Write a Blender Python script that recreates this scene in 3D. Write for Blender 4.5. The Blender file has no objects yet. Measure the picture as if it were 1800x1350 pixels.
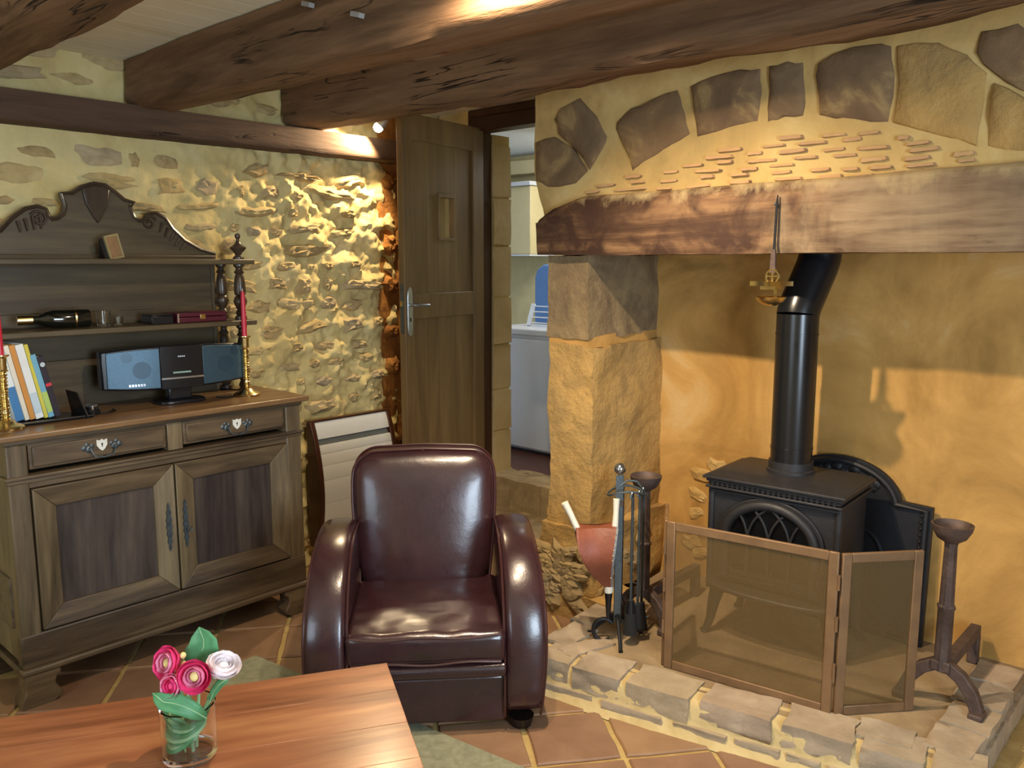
import bpy, bmesh, math, random
import numpy as np
from mathutils import Vector, Matrix, noise
random.seed(7)
S = bpy.context.scene
C = S.collection
PI = math.pi
# ---------------------------------------------------------------- camera
FPX, YAW, PITCH, EYE = 1470.0, math.radians(42.4), math.radians(8.26), 1.6
fw = Vector((-math.sin(YAW)*math.cos(PITCH), math.cos(YAW)*math.cos(PITCH), -math.sin(PITCH)))
rt = Vector((math.cos(YAW), math.sin(YAW), 0)); up = rt.cross(fw)
cam = bpy.data.cameras.new('camera'); co = bpy.data.objects.new('camera', cam); C.objects.link(co)
co.location = (0, 0, EYE)
co.rotation_euler = Matrix((rt, up, -fw)).transposed().to_euler()
cam.sensor_width = 36; cam.lens = 36*FPX/1800; cam.clip_start = .02
S.camera = co
# ---------------------------------------------------------------- light and exposure
S.view_settings.view_transform = 'Standard'; S.view_settings.look = 'None'
S.view_settings.gamma = 1; S.view_settings.use_curve_mapping = False
S.view_settings.exposure = 0.0
w = bpy.data.worlds.new('world'); S.world = w; w.use_nodes = True
w.node_tree.nodes['Background'].inputs[0].default_value = (.62, .78, 1, 1)
w.node_tree.nodes['Background'].inputs[1].default_value = 1.0
def lamp(kind, name, loc, power, col, size=.1, sizey=None, to=None, angle=None, blend=.5):
    l = bpy.data.lights.new(name, kind); o = bpy.data.objects.new(name, l); C.objects.link(o)
    o.location = loc; l.energy = power; l.color = col
    if kind == 'AREA':
        l.shape = 'RECTANGLE'; l.size = size; l.size_y = sizey or size
    else: l.shadow_soft_size = size
    if kind == 'SPOT': l.spot_size = math.radians(angle); l.spot_blend = blend
    if to is not None:
        o.rotation_euler = (Vector(to)-Vector(loc)).to_track_quat('-Z', 'Y').to_euler()
    return o
WARM = (1, .79, .55)
# daylight coming in through the two windows of the room
lamp('AREA', 'daylight_side_window', (1.72, .55, 1.45), 118, (.68, .84, 1), 1.1, 1.2, (-3, .55, 1.1))
lamp('AREA', 'daylight_rear_window', (-1.3, -1.72, 1.45), 30, (.72, .86, 1), 1.3, 1.2, (-1.5, 3, 1.0))
# halogen spots on the beams
lamp('SPOT', 'beam_spot_hearth', (-1.57, 1.86, 2.33), 165, WARM, .018, to=(-1.42, 2.72, .70), angle=116, blend=1.0)
lamp('SPOT', 'beam_spot_table', (-1.46, 1.475, 2.335), 85, WARM, .03, to=(-1.55, 1.50, .4), angle=160, blend=.5)
lamp('SPOT', 'wall_spot', (-3.52, 2.80, 2.255), 62, (1, .76, .46), .02, to=(-3.70, 2.42, 1.70), angle=145, blend=.4)
lamp('AREA', 'kitchen_fill_light', (-3.3, 4.55, 2.36), 22, (.95, .97, 1), .7, .5, (-3.9, 4.75, 1.0))  # unseen fill added to brighten the kitchen, in place of its window daylight

# ---------------------------------------------------------------- helpers
def ray(x, y): return fw + rt*((x-900)/FPX) - up*((y-675)/FPX)
def at(x, y, ax, v):
    d = ray(x, y); k = 'xyz'.index(ax); e = (0, 0, EYE)[k]
    return Vector((0, 0, EYE)) + d*((v-e)/d[k])
def lin(h):
    h = h.lstrip('#'); r = [int(h[i:i+2], 16)/255 for i in (0, 2, 4)]
    return tuple((c/12.92 if c <= .04045 else ((c+.055)/1.055)**2.4) for c in r)+(1,)
class G:
    def __init__(s): s.v = []; s.f = []
    def add(s, vs, fs):
        n = len(s.v); s.v += [tuple(v) for v in vs]; s.f += [tuple(i+n for i in f) for f in fs]; return s
    def box(s, x0, y0, z0, x1, y1, z1):
        x0, x1 = sorted((x0, x1)); y0, y1 = sorted((y0, y1)); z0, z1 = sorted((z0, z1))
        vs = [(x0,y0,z0),(x1,y0,z0),(x1,y1,z0),(x0,y1,z0),(x0,y0,z1),(x1,y0,z1),(x1,y1,z1),(x0,y1,z1)]
        return s.add(vs, [(0,3,2,1),(4,5,6,7),(0,1,5,4),(1,2,6,5),(2,3,7,6),(3,0,4,7)])
    def hexa(s, p):   # 8 points ordered like box
        return s.add(p, [(0,3,2,1),(4,5,6,7),(0,1,5,4),(1,2,6,5),(2,3,7,6),(3,0,4,7)])
    def bar(s, a, b, w, h, upv=(0,0,1)):  # rectangular bar from a to b
        a = Vector(a); b = Vector(b); d = (b-a).normalized(); u = Vector(upv)
        if abs(d.dot(u)) > .95: u = Vector((0, 1, 0))
        sx = d.cross(u).normalized(); sz = sx.cross(d).normalized()
        p = []
        for q in (a, b):
            p += [q-sx*w/2-sz*h/2, q+sx*w/2-sz*h/2, q+sx*w/2+sz*h/2, q-sx*w/2+sz*h/2]
        return s.add(p, [(0,1,2,3),(7,6,5,4),(0,4,5,1),(1,5,6,2),(2,6,7,3),(3,7,4,0)])
    def lathe(s, prof, c=(0,0,0), n=20):
        c = Vector(c); vs = []; fs = []
        for r, z in prof:
            for i in range(n):
                a = 2*PI*i/n; vs.append((c.x+r*math.cos(a), c.y+r*math.sin(a), c.z+z))
        m = len(prof)
        for j in range(m-1):
            for i in range(n):
                k = (i+1) % n; fs.append((j*n+i, j*n+k, (j+1)*n+k, (j+1)*n+i))
        fs.append(tuple(range(n-1, -1, -1))); fs.append(tuple((m-1)*n+i for i in range(n)))
        return s.add(vs, fs)
    def tube(s, pts, r, n=8, cap=True, closed=False):
        pts = [Vector(p) for p in pts]; m = len(pts); rs = r if isinstance(r, (list, tuple)) else [r]*m
        vs = []; prev = None
        for i, p in enumerate(pts):
            if closed: d = pts[(i+1) % m]-pts[i-1]
            else: d = pts[min(i+1, m-1)]-pts[max(i-1, 0)]
            d = d.normalized()
            if prev is None:
                u = Vector((0, 0, 1)) if abs(d.z) < .9 else Vector((1, 0, 0))
                prev = d.cross(u).normalized()
            prev = (prev-d*prev.dot(d)).normalized(); b = d.cross(prev)
            for k in range(n):
                a = 2*PI*k/n; vs.append(p+(prev*math.cos(a)+b*math.sin(a))*rs[i])
        fs = []
        for j in range(m if closed else m-1):
            for i in range(n):
                k = (i+1) % n; jj = (j+1) % m
                fs.append((j*n+i, j*n+k, jj*n+k, jj*n+i))
        if cap and not closed:
            fs.append(tuple(range(n-1, -1, -1))); fs.append(tuple((m-1)*n+i for i in range(n)))
        return s.add(vs, fs)
    def cyl(s, a, b, r, r2=None, n=16): return s.tube([a, b], [r, r if r2 is None else r2], n)
    def prism(s, pts, fa, d0, d1):  # outline (a,b) -> fa(a,b,d)
        n = len(pts); vs = [fa(a, b, d0) for a, b in pts]+[fa(a, b, d1) for a, b in pts]
        fs = [tuple(range(n-1, -1, -1)), tuple(range(n, 2*n))]+[(i, (i+1) % n, n+(i+1) % n, n+i) for i in range(n)]
        return s.add(vs, fs)
    def ball(s, c, r, n=12, m=8, sc=(1,1,1)):
        prof = [(math.sin(PI*j/m), -math.cos(PI*j/m)) for j in range(m+1)]
        c = Vector(c); vs = []; fs = []
        for q, z in prof:
            for i in range(n):
                a = 2*PI*i/n; vs.append((c.x+r*sc[0]*q*math.cos(a), c.y+r*sc[1]*q*math.sin(a), c.z+r*sc[2]*z))
        for j in range(m):
            for i in range(n):
                k = (i+1) % n; fs.append((j*n+i, j*n+k, (j+1)*n+k, (j+1)*n+i))
        return s.add(vs, fs)
    def xf(s, mat, start=0):
        for i in range(start, len(s.v)): s.v[i] = tuple(mat @ Vector(s.v[i]))
        return s
    def gridbox(s, lo, hi, step, amp=0, fr=4., seed=0, top_free=True):
        """box with subdivided faces whose surface is roughened by noise"""
        lo = Vector(lo); hi = Vector(hi); d = hi-lo
        nx, ny, nz = [max(1, int(round(d[i]/step))) for i in range(3)]
        idx = {}
        vs = []; fs = []
        def vid(i, j, k):
            if (i, j, k) not in idx:
                p = Vector((lo.x+d.x*i/nx, lo.y+d.y*j/ny, lo.z+d.z*k/nz))
                o = Vector((seed*3.1, seed*1.7, seed*5.3))
                q = p+noise.noise_vector(p*fr+o)*amp+noise.noise_vector(p*fr*3.1+o)*amp*.45
                idx[(i, j, k)] = len(vs); vs.append(q)
            return idx[(i, j, k)]
        for i in range(nx):
            for j in range(ny):
                fs.append((vid(i,j,0), vid(i,j+1,0), vid(i+1,j+1,0), vid(i+1,j,0)))
                fs.append((vid(i,j,nz), vid(i+1,j,nz), vid(i+1,j+1,nz), vid(i,j+1,nz)))
        for i in range(nx):
            for k in range(nz):
                fs.append((vid(i,0,k), vid(i+1,0,k), vid(i+1,0,k+1), vid(i,0,k+1)))
                fs.append((vid(i,ny,k), vid(i,ny,k+1), vid(i+1,ny,k+1), vid(i+1,ny,k)))
        for j in range(ny):
            for k in range(nz):
                fs.append((vid(0,j,k), vid(0,j,k+1), vid(0,j+1,k+1), vid(0,j+1,k)))
                fs.append((vid(nx,j,k), vid(nx,j+1,k), vid(nx,j+1,k+1), vid(nx,j,k+1)))
        return s.add(vs, fs)
def wloc(o):
    v = Vector((0, 0, 0))
    while o is not None: v += Vector(o.location); o = o.parent
    return v
def obj(name, g, m, parent=None, world=False, bevel=0, seg=2, smooth=True, ang=38, sub=0, loc=None):
    """link one mesh; world=True means the vertices are in world coordinates"""
    me = bpy.data.meshes.new(name); vs = g.v
    if world and parent is not None:
        b = wloc(parent); vs = [(x-b.x, y-b.y, z-b.z) for x, y, z in vs]
    me.from_pydata(vs, [], g.f); me.materials.append(m)
    bm = bmesh.new(); bm.from_mesh(me)
    bmesh.ops.recalc_face_normals(bm, faces=bm.faces); bm.to_mesh(me); bm.free()
    if smooth:
        me.polygons.foreach_set('use_smooth', [True]*len(me.polygons)); me.set_sharp_from_angle(angle=math.radians(ang))
    o = bpy.data.objects.new(name, me); C.objects.link(o)
    if parent is not None: o.parent = parent
    if loc is not None: o.location = loc
    if sub:
        q = o.modifiers.new('s', 'SUBSURF'); q.levels = sub; q.render_levels = sub
    if bevel:
        q = o.modifiers.new('b', 'BEVEL'); q.width = bevel; q.segments = seg; q.limit_method = 'ANGLE'; q.angle_limit = math.radians(ang); q.harden_normals = False
    return o
def inst(name, me, parent, loc=(0,0,0), rot=(0,0,0), sc=(1,1,1)):
    o = bpy.data.objects.new(name, me); C.objects.link(o); o.parent = parent
    o.location = loc; o.rotation_euler = rot; o.scale = sc; return o
def mesh(name, g, m, smooth=True, ang=40):
    o = obj(name, g, m, smooth=smooth, ang=ang); me = o.data; bpy.data.objects.remove(o); return me
def tag(o, label, cat, group=None):
    o['label'] = label; o['category'] = cat
    if group: o['group'] = group
    return o
def thing(name, label, cat, loc=(0,0,0), rotz=0, group=None):
    o = bpy.data.objects.new(name, None); C.objects.link(o); o.empty_display_size = .05
    o.location = loc; o.rotation_euler = (0, 0, rotz); return tag(o, label, cat, group)
def struct(o): o['kind'] = 'structure'; return o
def dup(root, loc, rotz=None, label=None):
    def cp(o, par):
        c = o.copy(); C.objects.link(c); c.parent = par
        for ch in list(o.children): cp(ch, c)
        return c
    r = cp(root, None); r.location = loc
    if rotz is not None: r.rotation_euler = (0, 0, rotz)
    if label: r['label'] = label
    return r

# ---------------------------------------------------------------- materials
def newmat(name):
    m = bpy.data.materials.new(name); m.use_nodes = True; nt = m.node_tree
    return m, nt, nt.nodes['Principled BSDF']
def ramp(nt, fac, stops):
    n = nt.nodes.new('ShaderNodeValToRGB'); e = n.color_ramp.elements
    while len(e) < len(stops): e.new(.5)
    for k, (p, c) in zip(e, stops): k.position = p; k.color = lin(c) if isinstance(c, str) else c
    nt.links.new(fac, n.inputs[0]); return n.outputs[0]
def texco(nt, scale=(1,1,1), kind='Object'):
    t = nt.nodes.new('ShaderNodeTexCoord'); mp = nt.nodes.new('ShaderNodeMapping'); mp.inputs['Scale'].default_value = scale
    nt.links.new(t.outputs[kind], mp.inputs[0]); return mp.outputs[0]
def noi(nt, vec, scale, detail=5, rough=.55, dist=0):
    n = nt.nodes.new('ShaderNodeTexNoise'); n.inputs['Scale'].default_value = scale; n.inputs['Detail'].default_value = detail
    n.inputs['Roughness'].default_value = rough; n.inputs['Distortion'].default_value = dist
    nt.links.new(vec, n.inputs['Vector']); return n.outputs[0]
def mix(nt, fac, a, b, mode='MIX'):
    n = nt.nodes.new('ShaderNodeMix'); n.data_type = 'RGBA'; n.blend_type = mode
    for sock, val in ((n.inputs[0], fac), (n.inputs[6], a), (n.inputs[7], b)):
        if hasattr(val, 'is_output'): nt.links.new(val, sock)
        else: sock.default_value = lin(val) if isinstance(val, str) else val
    return n.outputs[2]
def math_(nt, op, a, b=0.5, clamp=False):
    n = nt.nodes.new('ShaderNodeMath'); n.operation = op; n.use_clamp = clamp
    for sock, val in ((n.inputs[0], a), (n.inputs[1], b)):
        if hasattr(val, 'is_output'): nt.links.new(val, sock)
        else: sock.default_value = val
    return n.outputs[0]
def bump(nt, bs, h, strength=.3, dist=.01):
    n = nt.nodes.new('ShaderNodeBump'); n.inputs['Strength'].default_value = strength; n.inputs['Distance'].default_value = dist
    nt.links.new(h, n.inputs['Height']); nt.links.new(n.outputs[0], bs.inputs['Normal'])
def setp(bs, rough=.5, metal=0, spec=.5, coat=0, coatr=.1):
    bs.inputs['Roughness'].default_value = rough; bs.inputs['Metallic'].default_value = metal
    bs.inputs['Specular IOR Level'].default_value = spec
    bs.inputs['Coat Weight'].default_value = coat; bs.inputs['Coat Roughness'].default_value = coatr
def plain(name, col, rough=.5, metal=0, spec=.5, var=.12, scale=12, bmp=.05, coat=0, dist=.004):
    m, nt, bs = newmat(name); setp(bs, rough, metal, spec, coat)
    c = lin(col); v = texco(nt); f = noi(nt, v, scale)
    lo = tuple(x*(1-var) for x in c[:3])+(1,); hi = tuple(min(1, x*(1+var)) for x in c[:3])+(1,)
    nt.links.new(ramp(nt, f, [(.3, lo), (.7, hi)]), bs.inputs['Base Color'])
    if bmp: bump(nt, bs, noi(nt, v, scale*4), bmp, dist)
    return m
def blotch(name, stops, scale, rough=.85, bmp=.4, bscale=None, dist=.01, detail=7, dst=.6, rand=None, spec=.3, stretch=(1,1,1), world=False):
    """mottled stone / plaster: noise through a ramp, plus fine relief; rand = list of tints picked per object"""
    m, nt, bs = newmat(name); setp(bs, rough, 0, spec)
    v = texco(nt, stretch) if not world else nt.nodes.new('ShaderNodeNewGeometry').outputs['Position']
    col = ramp(nt, noi(nt, v, scale, detail, .6, dst), stops)
    if rand:
        oi = nt.nodes.new('ShaderNodeObjectInfo')
        t = ramp(nt, oi.outputs['Random'], [(i/(len(rand)-1) if len(rand) > 1 else 0, c) for i, c in enumerate(rand)])
        col = mix(nt, .75, col, mix(nt, .55, col, t), 'MIX')
    nt.links.new(col, bs.inputs['Base Color'])
    if bmp: bump(nt, bs, noi(nt, v, bscale or scale*3, 8, .65), bmp, dist)
    return m
def wood(name, stops, axis='x', scale=1., rough=.5, bmp=.25, spec=.4, coat=0, rand=0, dist=.004):
    m, nt, bs = newmat(name); setp(bs, rough, 0, spec, coat, .15)
    st = {'x': (.1, 1, 1), 'y': (1, .1, 1), 'z': (1, 1, .1)}[axis]
    v = texco(nt, tuple(a*scale for a in st))
    if rand:
        oi = nt.nodes.new('ShaderNodeObjectInfo'); va = nt.nodes.new('ShaderNodeVectorMath'); va.operation = 'ADD'
        cx = nt.nodes.new('ShaderNodeCombineXYZ')
        k = math_(nt, 'MULTIPLY', oi.outputs['Random'], 40.)
        for i in range(3): nt.links.new(k, cx.inputs[i])
        nt.links.new(v, va.inputs[0]); nt.links.new(cx.outputs[0], va.inputs[1]); v = va.outputs[0]
    a = noi(nt, v, 7, 6, .6, 1.2); b = noi(nt, v, 45, 4, .6, .3)
    f = math_(nt, 'ADD', math_(nt, 'MULTIPLY', a, .72), math_(nt, 'MULTIPLY', b, .28))
    nt.links.new(ramp(nt, f, stops), bs.inputs['Base Color'])
    bump(nt, bs, b, bmp, dist)
    return m
def emis(name, col, s):
    m, nt, bs = newmat(name); bs.inputs['Base Color'].default_value = lin(col)
    bs.inputs['Emission Color'].default_value = lin(col); bs.inputs['Emission Strength'].default_value = s; return m

# ---------------------------------------------------------------- materials of the house
M_mortar = blotch('mortar_cream', [(.25, '#ab9560'), (.5, '#c8b57c'), (.75, '#d6c795')], 3.2, .92, .55, 30, .008)
M_stone = blotch('rubble_stone', [(.25, '#7c6848'), (.42, '#a58e60'), (.58, '#b8a274'), (.8, '#cdbc92')], 13, .9, .6, 45, .006, world=True,
                 rand=['#b09a68', '#a08a5c', '#bca872', '#a2978a', '#b29c74', '#a88e54', '#968468'])
M_ochre = blotch('ochre_plaster', [(.25, '#8a6a38'), (.42, '#b0874a'), (.58, '#c79b58'), (.75, '#d6b680')], 2.1, .9, .35, 26, .008, detail=8, dst=1.2)
M_ochrestone = blotch('ochre_stone', [(.2, '#7d6645'), (.4, '#a28452'), (.6, '#b89458'), (.82, '#c8aa74')], 5, .92, .9, 22, .015, dst=1.0)
M_greystone = blotch('sooty_stone', [(.2, '#5d4f3e'), (.45, '#7d6a50'), (.65, '#94805d'), (.85, '#b39a6b')], 6, .92, .9, 24, .012, dst=.8)
M_vouss = blotch('arch_stone', [(.2, '#4b3b2b'), (.44, '#654f39'), (.56, '#7a6145'), (.64, '#a58a5a'), (.8, '#bda670')], 4.6, .92, .6, 34, .008, dst=1.0,
                 rand=['#6f5a44', '#7e664a', '#8a6f4c', '#75654f'])
M_brick = blotch('thin_brick', [(.3, '#a9855a'), (.6, '#b99566'), (.8, '#c6a676')], 14, .92, .5, 60, .004, world=True, rand=['#ab8360', '#b58e68', '#a17e66', '#bb966a'])
M_tile = blotch('terracotta_tile', [(.25, '#77583f'), (.5, '#8d6b4f'), (.75, '#a08062')], 6, .42, .18, 30, .004, spec=.45,
                rand=['#80604a', '#937354', '#9d7f60', '#836557', '#8f7255'])
M_grout = blotch('grout_sand', [(.3, '#a58a55'), (.7, '#c2a86e')], 14, .9, .4, 60, .004)
M_hearth = blotch('hearth_concrete', [(.25, '#75634a'), (.5, '#8f7a5c'), (.78, '#a9936f')], 3.5, .85, .5, 30, .006, dst=.8)
M_hstone = blotch('hearth_stone', [(.25, '#85765f'), (.5, '#a39279'), (.75, '#bdae94')], 9, .85, .5, 40, .006, world=True, rand=['#9d8b70', '#ad9c80', '#938578', '#a5967c', '#a18b78'])
M_hmortar = blotch('hearth_mortar', [(.3, '#b19a68'), (.7, '#cbb685')], 9, .92, .5, 40, .006)
def old_oak(name, stops, axis):
    m = wood(name, stops, axis, .8, .75, .5, .25, dist=.01); nt = m.node_tree; bs = nt.nodes['Principled BSDF']
    col = bs.inputs['Base Color'].links[0].from_socket
    st = (.07, 1, 1) if axis == 'x' else (1, .07, 1)
    kn = nt.nodes.new('ShaderNodeTexVoronoi'); kn.inputs['Scale'].default_value = 2.0; kn.inputs['Randomness'].default_value = 1
    kv = nt.nodes.new('ShaderNodeVectorMath'); kv.operation = 'ADD'
    nz = nt.nodes.new('ShaderNodeTexNoise'); nz.inputs['Scale'].default_value = 7; nz.inputs['Detail'].default_value = 6
    sc = nt.nodes.new('ShaderNodeVectorMath'); sc.operation = 'SCALE'; sc.inputs['Scale'].default_value = .16
    base = texco(nt, (.55, 1, 1) if axis == 'x' else (1, .55, 1)); nt.links.new(base, nz.inputs['Vector'])
    nt.links.new(nz.outputs[1], sc.inputs[0]); nt.links.new(base, kv.inputs[0]); nt.links.new(sc.outputs[0], kv.inputs[1]); nt.links.new(kv.outputs[0], kn.inputs['Vector'])
    kf = ramp(nt, kn.outputs[0], [(.03, (1,1,1,1)), (.17, (0,0,0,1))])
    kf = mix(nt, noi(nt, base, 16, 6, .7), (0,0,0,1), kf)
    col = mix(nt, kf, col, '#241a16')
    cr = noi(nt, texco(nt, tuple(a*1.0 for a in st)), 7, 4, .55, 1.0)
    cf = ramp(nt, math_(nt, 'ABSOLUTE', math_(nt, 'SUBTRACT', cr, .5)), [(.002, (1,1,1,1)), (.012, (0,0,0,1))])
    cf = mix(nt, ramp(nt, noi(nt, base, 3.5, 3), [(.50, (0,0,0,1)), (.58, (1,1,1,1))]), (0,0,0,1), cf)
    col = mix(nt, cf, col, '#1a120e'); nt.links.new(col, bs.inputs['Base Color'])
    b2 = nt.nodes.new('ShaderNodeBump'); b2.inputs['Strength'].default_value = .8; b2.inputs['Distance'].default_value = .012; b2.invert = True
    old = bs.inputs['Normal'].links[0].from_socket; nt.links.new(old, b2.inputs['Normal']); nt.links.new(mix(nt, .5, cf, kf, 'ADD'), b2.inputs['Height']); nt.links.new(b2.outputs[0], bs.inputs['Normal'])
    return m
M_step = blotch('step_stone', [(.2, '#75664c'), (.45, '#978463'), (.65, '#b09b74'), (.85, '#c6b38d')], 6, .9, .8, 26, .01, dst=.8)
M_beam = old_oak('old_oak_beam', [(.24, '#35271d'), (.40, '#5b442f'), (.53, '#765a41'), (.66, '#896a4f'), (.85, '#a08163')], 'x')
M_beamy = old_oak('old_oak_wall_beam', [(.22, '#271d17'), (.4, '#433226'), (.6, '#5a4433'), (.85, '#70563f')], 'y')
M_plank = wood('whitewashed_plank', [(.25, '#cfc3a2'), (.42, '#e3d9bd'), (.7, '#eee6d0'), (.9, '#f2ecda')], 'y', .9, .7, .2, .3, rand=1)
M_white_plaster = plain('kitchen_plaster', '#c9bb8c', .9, var=.08)
M_kceil = plain('kitchen_ceiling_paint', '#d5dadb', .9, var=.04)
M_oak_frame = wood('dark_oak_frame', [(.3, '#2e1c12'), (.6, '#4b2e1d'), (.85, '#5d3d28')], 'z', 1, .5)
M_oakx = wood('dark_oak_header', [(.3, '#2a180f'), (.6, '#44291a'), (.85, '#5a3824')], 'x', 1, .5)
M_door = wood('oak_door', [(.25, '#503b26'), (.45, '#67502f'), (.6, '#755c38'), (.85, '#86703f')], 'z', 1, .45, .15, rand=1)
M_kfloor = plain('kitchen_floor_tile', '#5a3428', .5, var=.2)

# ---------------------------------------------------------------- walls
WX, FY, BY = -3.70, 2.85, 3.40            # left wall, fireplace wall, back of the hearth recess
def sm(a, b, x):
    t = min(1, max(0, (x-a)/(b-a))); return t*t*(3-2*t)
def relief(y, z):
    a = .007+.028*sm(1.75, 2.45, y)
    p = Vector((y*1.0, z*1.0, 2.3))
    n1 = noise.noise(p*9); n2 = noise.noise(p*21+Vector((5, 1, 0))); n3 = noise.noise(p*4)
    n4 = noise.noise(p*44); n5 = abs(noise.noise(p*13+Vector((9, 2, 4))))
    return a*(1.1*max(-.2, n1)+.6*max(-.1, n2)+.5*n3+.30*n4+.9*max(0, n5-.12))
g = G(); y0, y1, z1 = .3, 3.06, 2.46; ny, nz = 250, 215
for j in range(nz+1):
    for i in range(ny+1):
        y = y0+(y1-y0)*i/ny; z = z1*j/nz
        g.v.append((WX+relief(y, z), y, z))
for j in range(nz):
    for i in range(ny):
        a = j*(ny+1)+i; g.f.append((a, a+1, a+ny+2, a+ny+1))
g.box(WX-.3, -1.95, 0, WX-.012, .31, 2.46); g.box(WX-.3, .3, 0, WX-.04, 3.5, 2.46)
wall_left = struct(obj('wall_left', g, M_mortar))
# rubble stones bedded in the left wall
def stone_mesh(seed, m, flat=.8):
    rnd = random.Random(seed); n = 11; g = G()
    r = [1*(.68+.46*rnd.random()) for _ in range(n)]
    rings = [(1.14, -.5), (1.0, .25), (.80, .80), (.45, 1.0)]
    for s, h in rings:
        for i in range(n):
            a = 2*PI*i/n
            ca, sa = math.cos(a), math.sin(a)
            q = s*r[i]*(1+.08*rnd.uniform(-1, 1))
            q2 = q*(max(abs(ca), abs(sa))**-.35)
            g.v.append((h*(1+.5*rnd.uniform(-1, 1)) if h > 0 else h, q2*ca, q2*sa))
    g.v.append((1.0, 0, 0))
    for k in range(3):
        for i in range(n):
            j = (i+1) % n; g.f.append((k*n+i, k*n+j, (k+1)*n+j, (k+1)*n+i))
    for i in range(n): g.f.append((3*n+i, 3*n+(i+1) % n, 4*n))
    return mesh('stone', g, m, ang=50)
STONES = [stone_mesh(i, M_stone) for i in range(12)]
rnd = random.Random(11)
nst = 0
z = .10
while z < 2.42:
    h = rnd.choice([.055, .065, .075, .085, .1]); y = .42+rnd.random()*.15
    zc = z+h/2
    while y < 3.0:
        wd = min(.3, max(.05, rnd.gauss(.13, .065)))
        yc = y+wd/2; gap = rnd.uniform(.025, .085)
        hid = (.93 < yc < 2.05 and zc < 1.0) or (1.05 < yc < 1.93 and zc < 1.60) or (2.13 < zc+h/2 and zc-h/2 < 2.255) or yc+wd/2 > 2.99
        hid = hid or (yc < .9 and zc < 1.2) or (zc > 2.25 and yc > 2.35) or (yc > 2.42 and zc < .75 and yc < 2.9)
        if not hid and rnd.random() > .13:
            hh = h*rnd.uniform(.62, .98)
            prot = .005+.018*sm(1.8, 2.5, yc)*rnd.uniform(.3, 1.3)+.004*rnd.random()
            inst('stone', rnd.choice(STONES), wall_left, (WX+relief(yc, zc)*.7, yc, zc+rnd.uniform(-.012, .012)), (rnd.uniform(-.14, .14), 0, rnd.uniform(-.05, .05)), (prot, wd/2, hh/2)); nst += 1
        y += wd+gap
    z += h+rnd.uniform(.014, .038)
# ochre quoin where the wall turns in to the door
g = G().gridbox((WX-.04, 2.965, 0), (WX+.012, 3.10, 2.43), .03, .016, 9, 3)
M_quoin = blotch('rust_quoin', [(.25, '#6b4425'), (.5, '#99652f'), (.75, '#b98644')], 7, .92, .9, 22, .015, dst=.8, world=True)
o = obj('quoin', g, M_quoin, wall_left)
QS = [stone_mesh(70+i, M_quoin) for i in range(3)]
for zc, hh in ((2.05, .05), (1.7, .06), (1.47, .05), (1.22, .04), (1.02, .05)):
    inst('stone', rnd.choice(QS), wall_left, (WX+.012, 3.03, zc), (0, 0, .1), (.02, .055, hh))
# right part of the room, behind the camera and beside it (with the two windows)
def wall_with_window(name, axis, pos, lo, hi, wlo, whi, zlo, zhi, out):
    g = G()
    def b(a0, a1, z0, z1):
        if axis == 'x': g.box(pos, a0, z0, pos+out*.3, a1, z1)
        else: g.box(a0, pos, z0, a1, pos+out*.3, z1)
    b(lo, wlo, 0, 2.46); b(whi, hi, 0, 2.46); b(wlo, whi, 0, zlo); b(wlo, whi, zhi, 2.46)
    return struct(obj(name, g, M_mortar))
wall_with_window('wall_right', 'x', 1.8, -1.95, 3.5, -.05, 1.15, .85, 2.05, 1)
wall_with_window('wall_front', 'y', -1.8, -4.0, 2.1, -1.95, -.65, .85, 2.05, -1)
def window(name, axis, pos, a0, a1, z0, z1):
    g = G()
    def b(p0, p1, q0, q1, t=.05):
        if axis == 'x': g.box(pos, p0, q0, pos+t, p1, q1)
        else: g.box(p0, pos, q0, p1, pos+t, q1)
    b(a0, a0+.06, z0, z1); b(a1-.06, a1, z0, z1); b(a0, a1, z0, z0+.06); b(a0, a1, z1-.06, z1); b((a0+a1)/2-.03, (a0+a1)/2+.03, z0, z1)
    b(a0, a1, (z0+z1)/2-.015, (z0+z1)/2+.015, .03)
    struct(obj(name, g, M_oak_frame))
window('window_1', 'x', 1.9, -.05, 1.15, .85, 2.05)
window('window_2', 'y', -1.95, -1.95, -.65, .85, 2.05)

# fireplace wall above the mantel beam
def onF(x, y): return at(x, y, 'y', FY)
g = G()
ol = [(-2.475, 2.46), (-2.475, 2.03), (-2.465, 1.95), (-2.44, 1.87), (-2.415, 1.80), (-2.30, 1.80), (1.8, 1.80), (1.8, 2.46)]
g.prism(ol, lambda a, b, d: (a, d, b), FY+.012, BY+.25)
nx, nz = 150, 30   # roughened face
base = len(g.v)
for j in range(nz+1):
    for i in range(nx+1):
        z = 1.79+.67*j/nz
        xl = np.interp(z, [1.80, 1.87, 1.95, 2.03, 2.46], [-2.415, -2.44, -2.465, -2.475, -2.475])
        t = i/nx; x = xl+(1.8-xl)*(t**1.3); p = Vector((x, z, 0))
        g.v.append((x, FY+(0 if i else .02)+.010*noise.noise(p*6)+.005*noise.noise(p*20), z))
for j in range(nz):
    for i in range(nx):
        a = base+j*(nx+1)+i; g.f.append((a, a+1, a+nx+2, a+nx+1))
M_fwall = blotch('arch_mortar', [(.22, '#a18856'), (.45, '#b99a60'), (.62, '#c5aa70'), (.85, '#c8b88c')], 3.0, .92, .5, 28, .008, detail=8, dst=1.0)
wall_back = struct(obj('wall_back', g, M_fwall))
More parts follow.
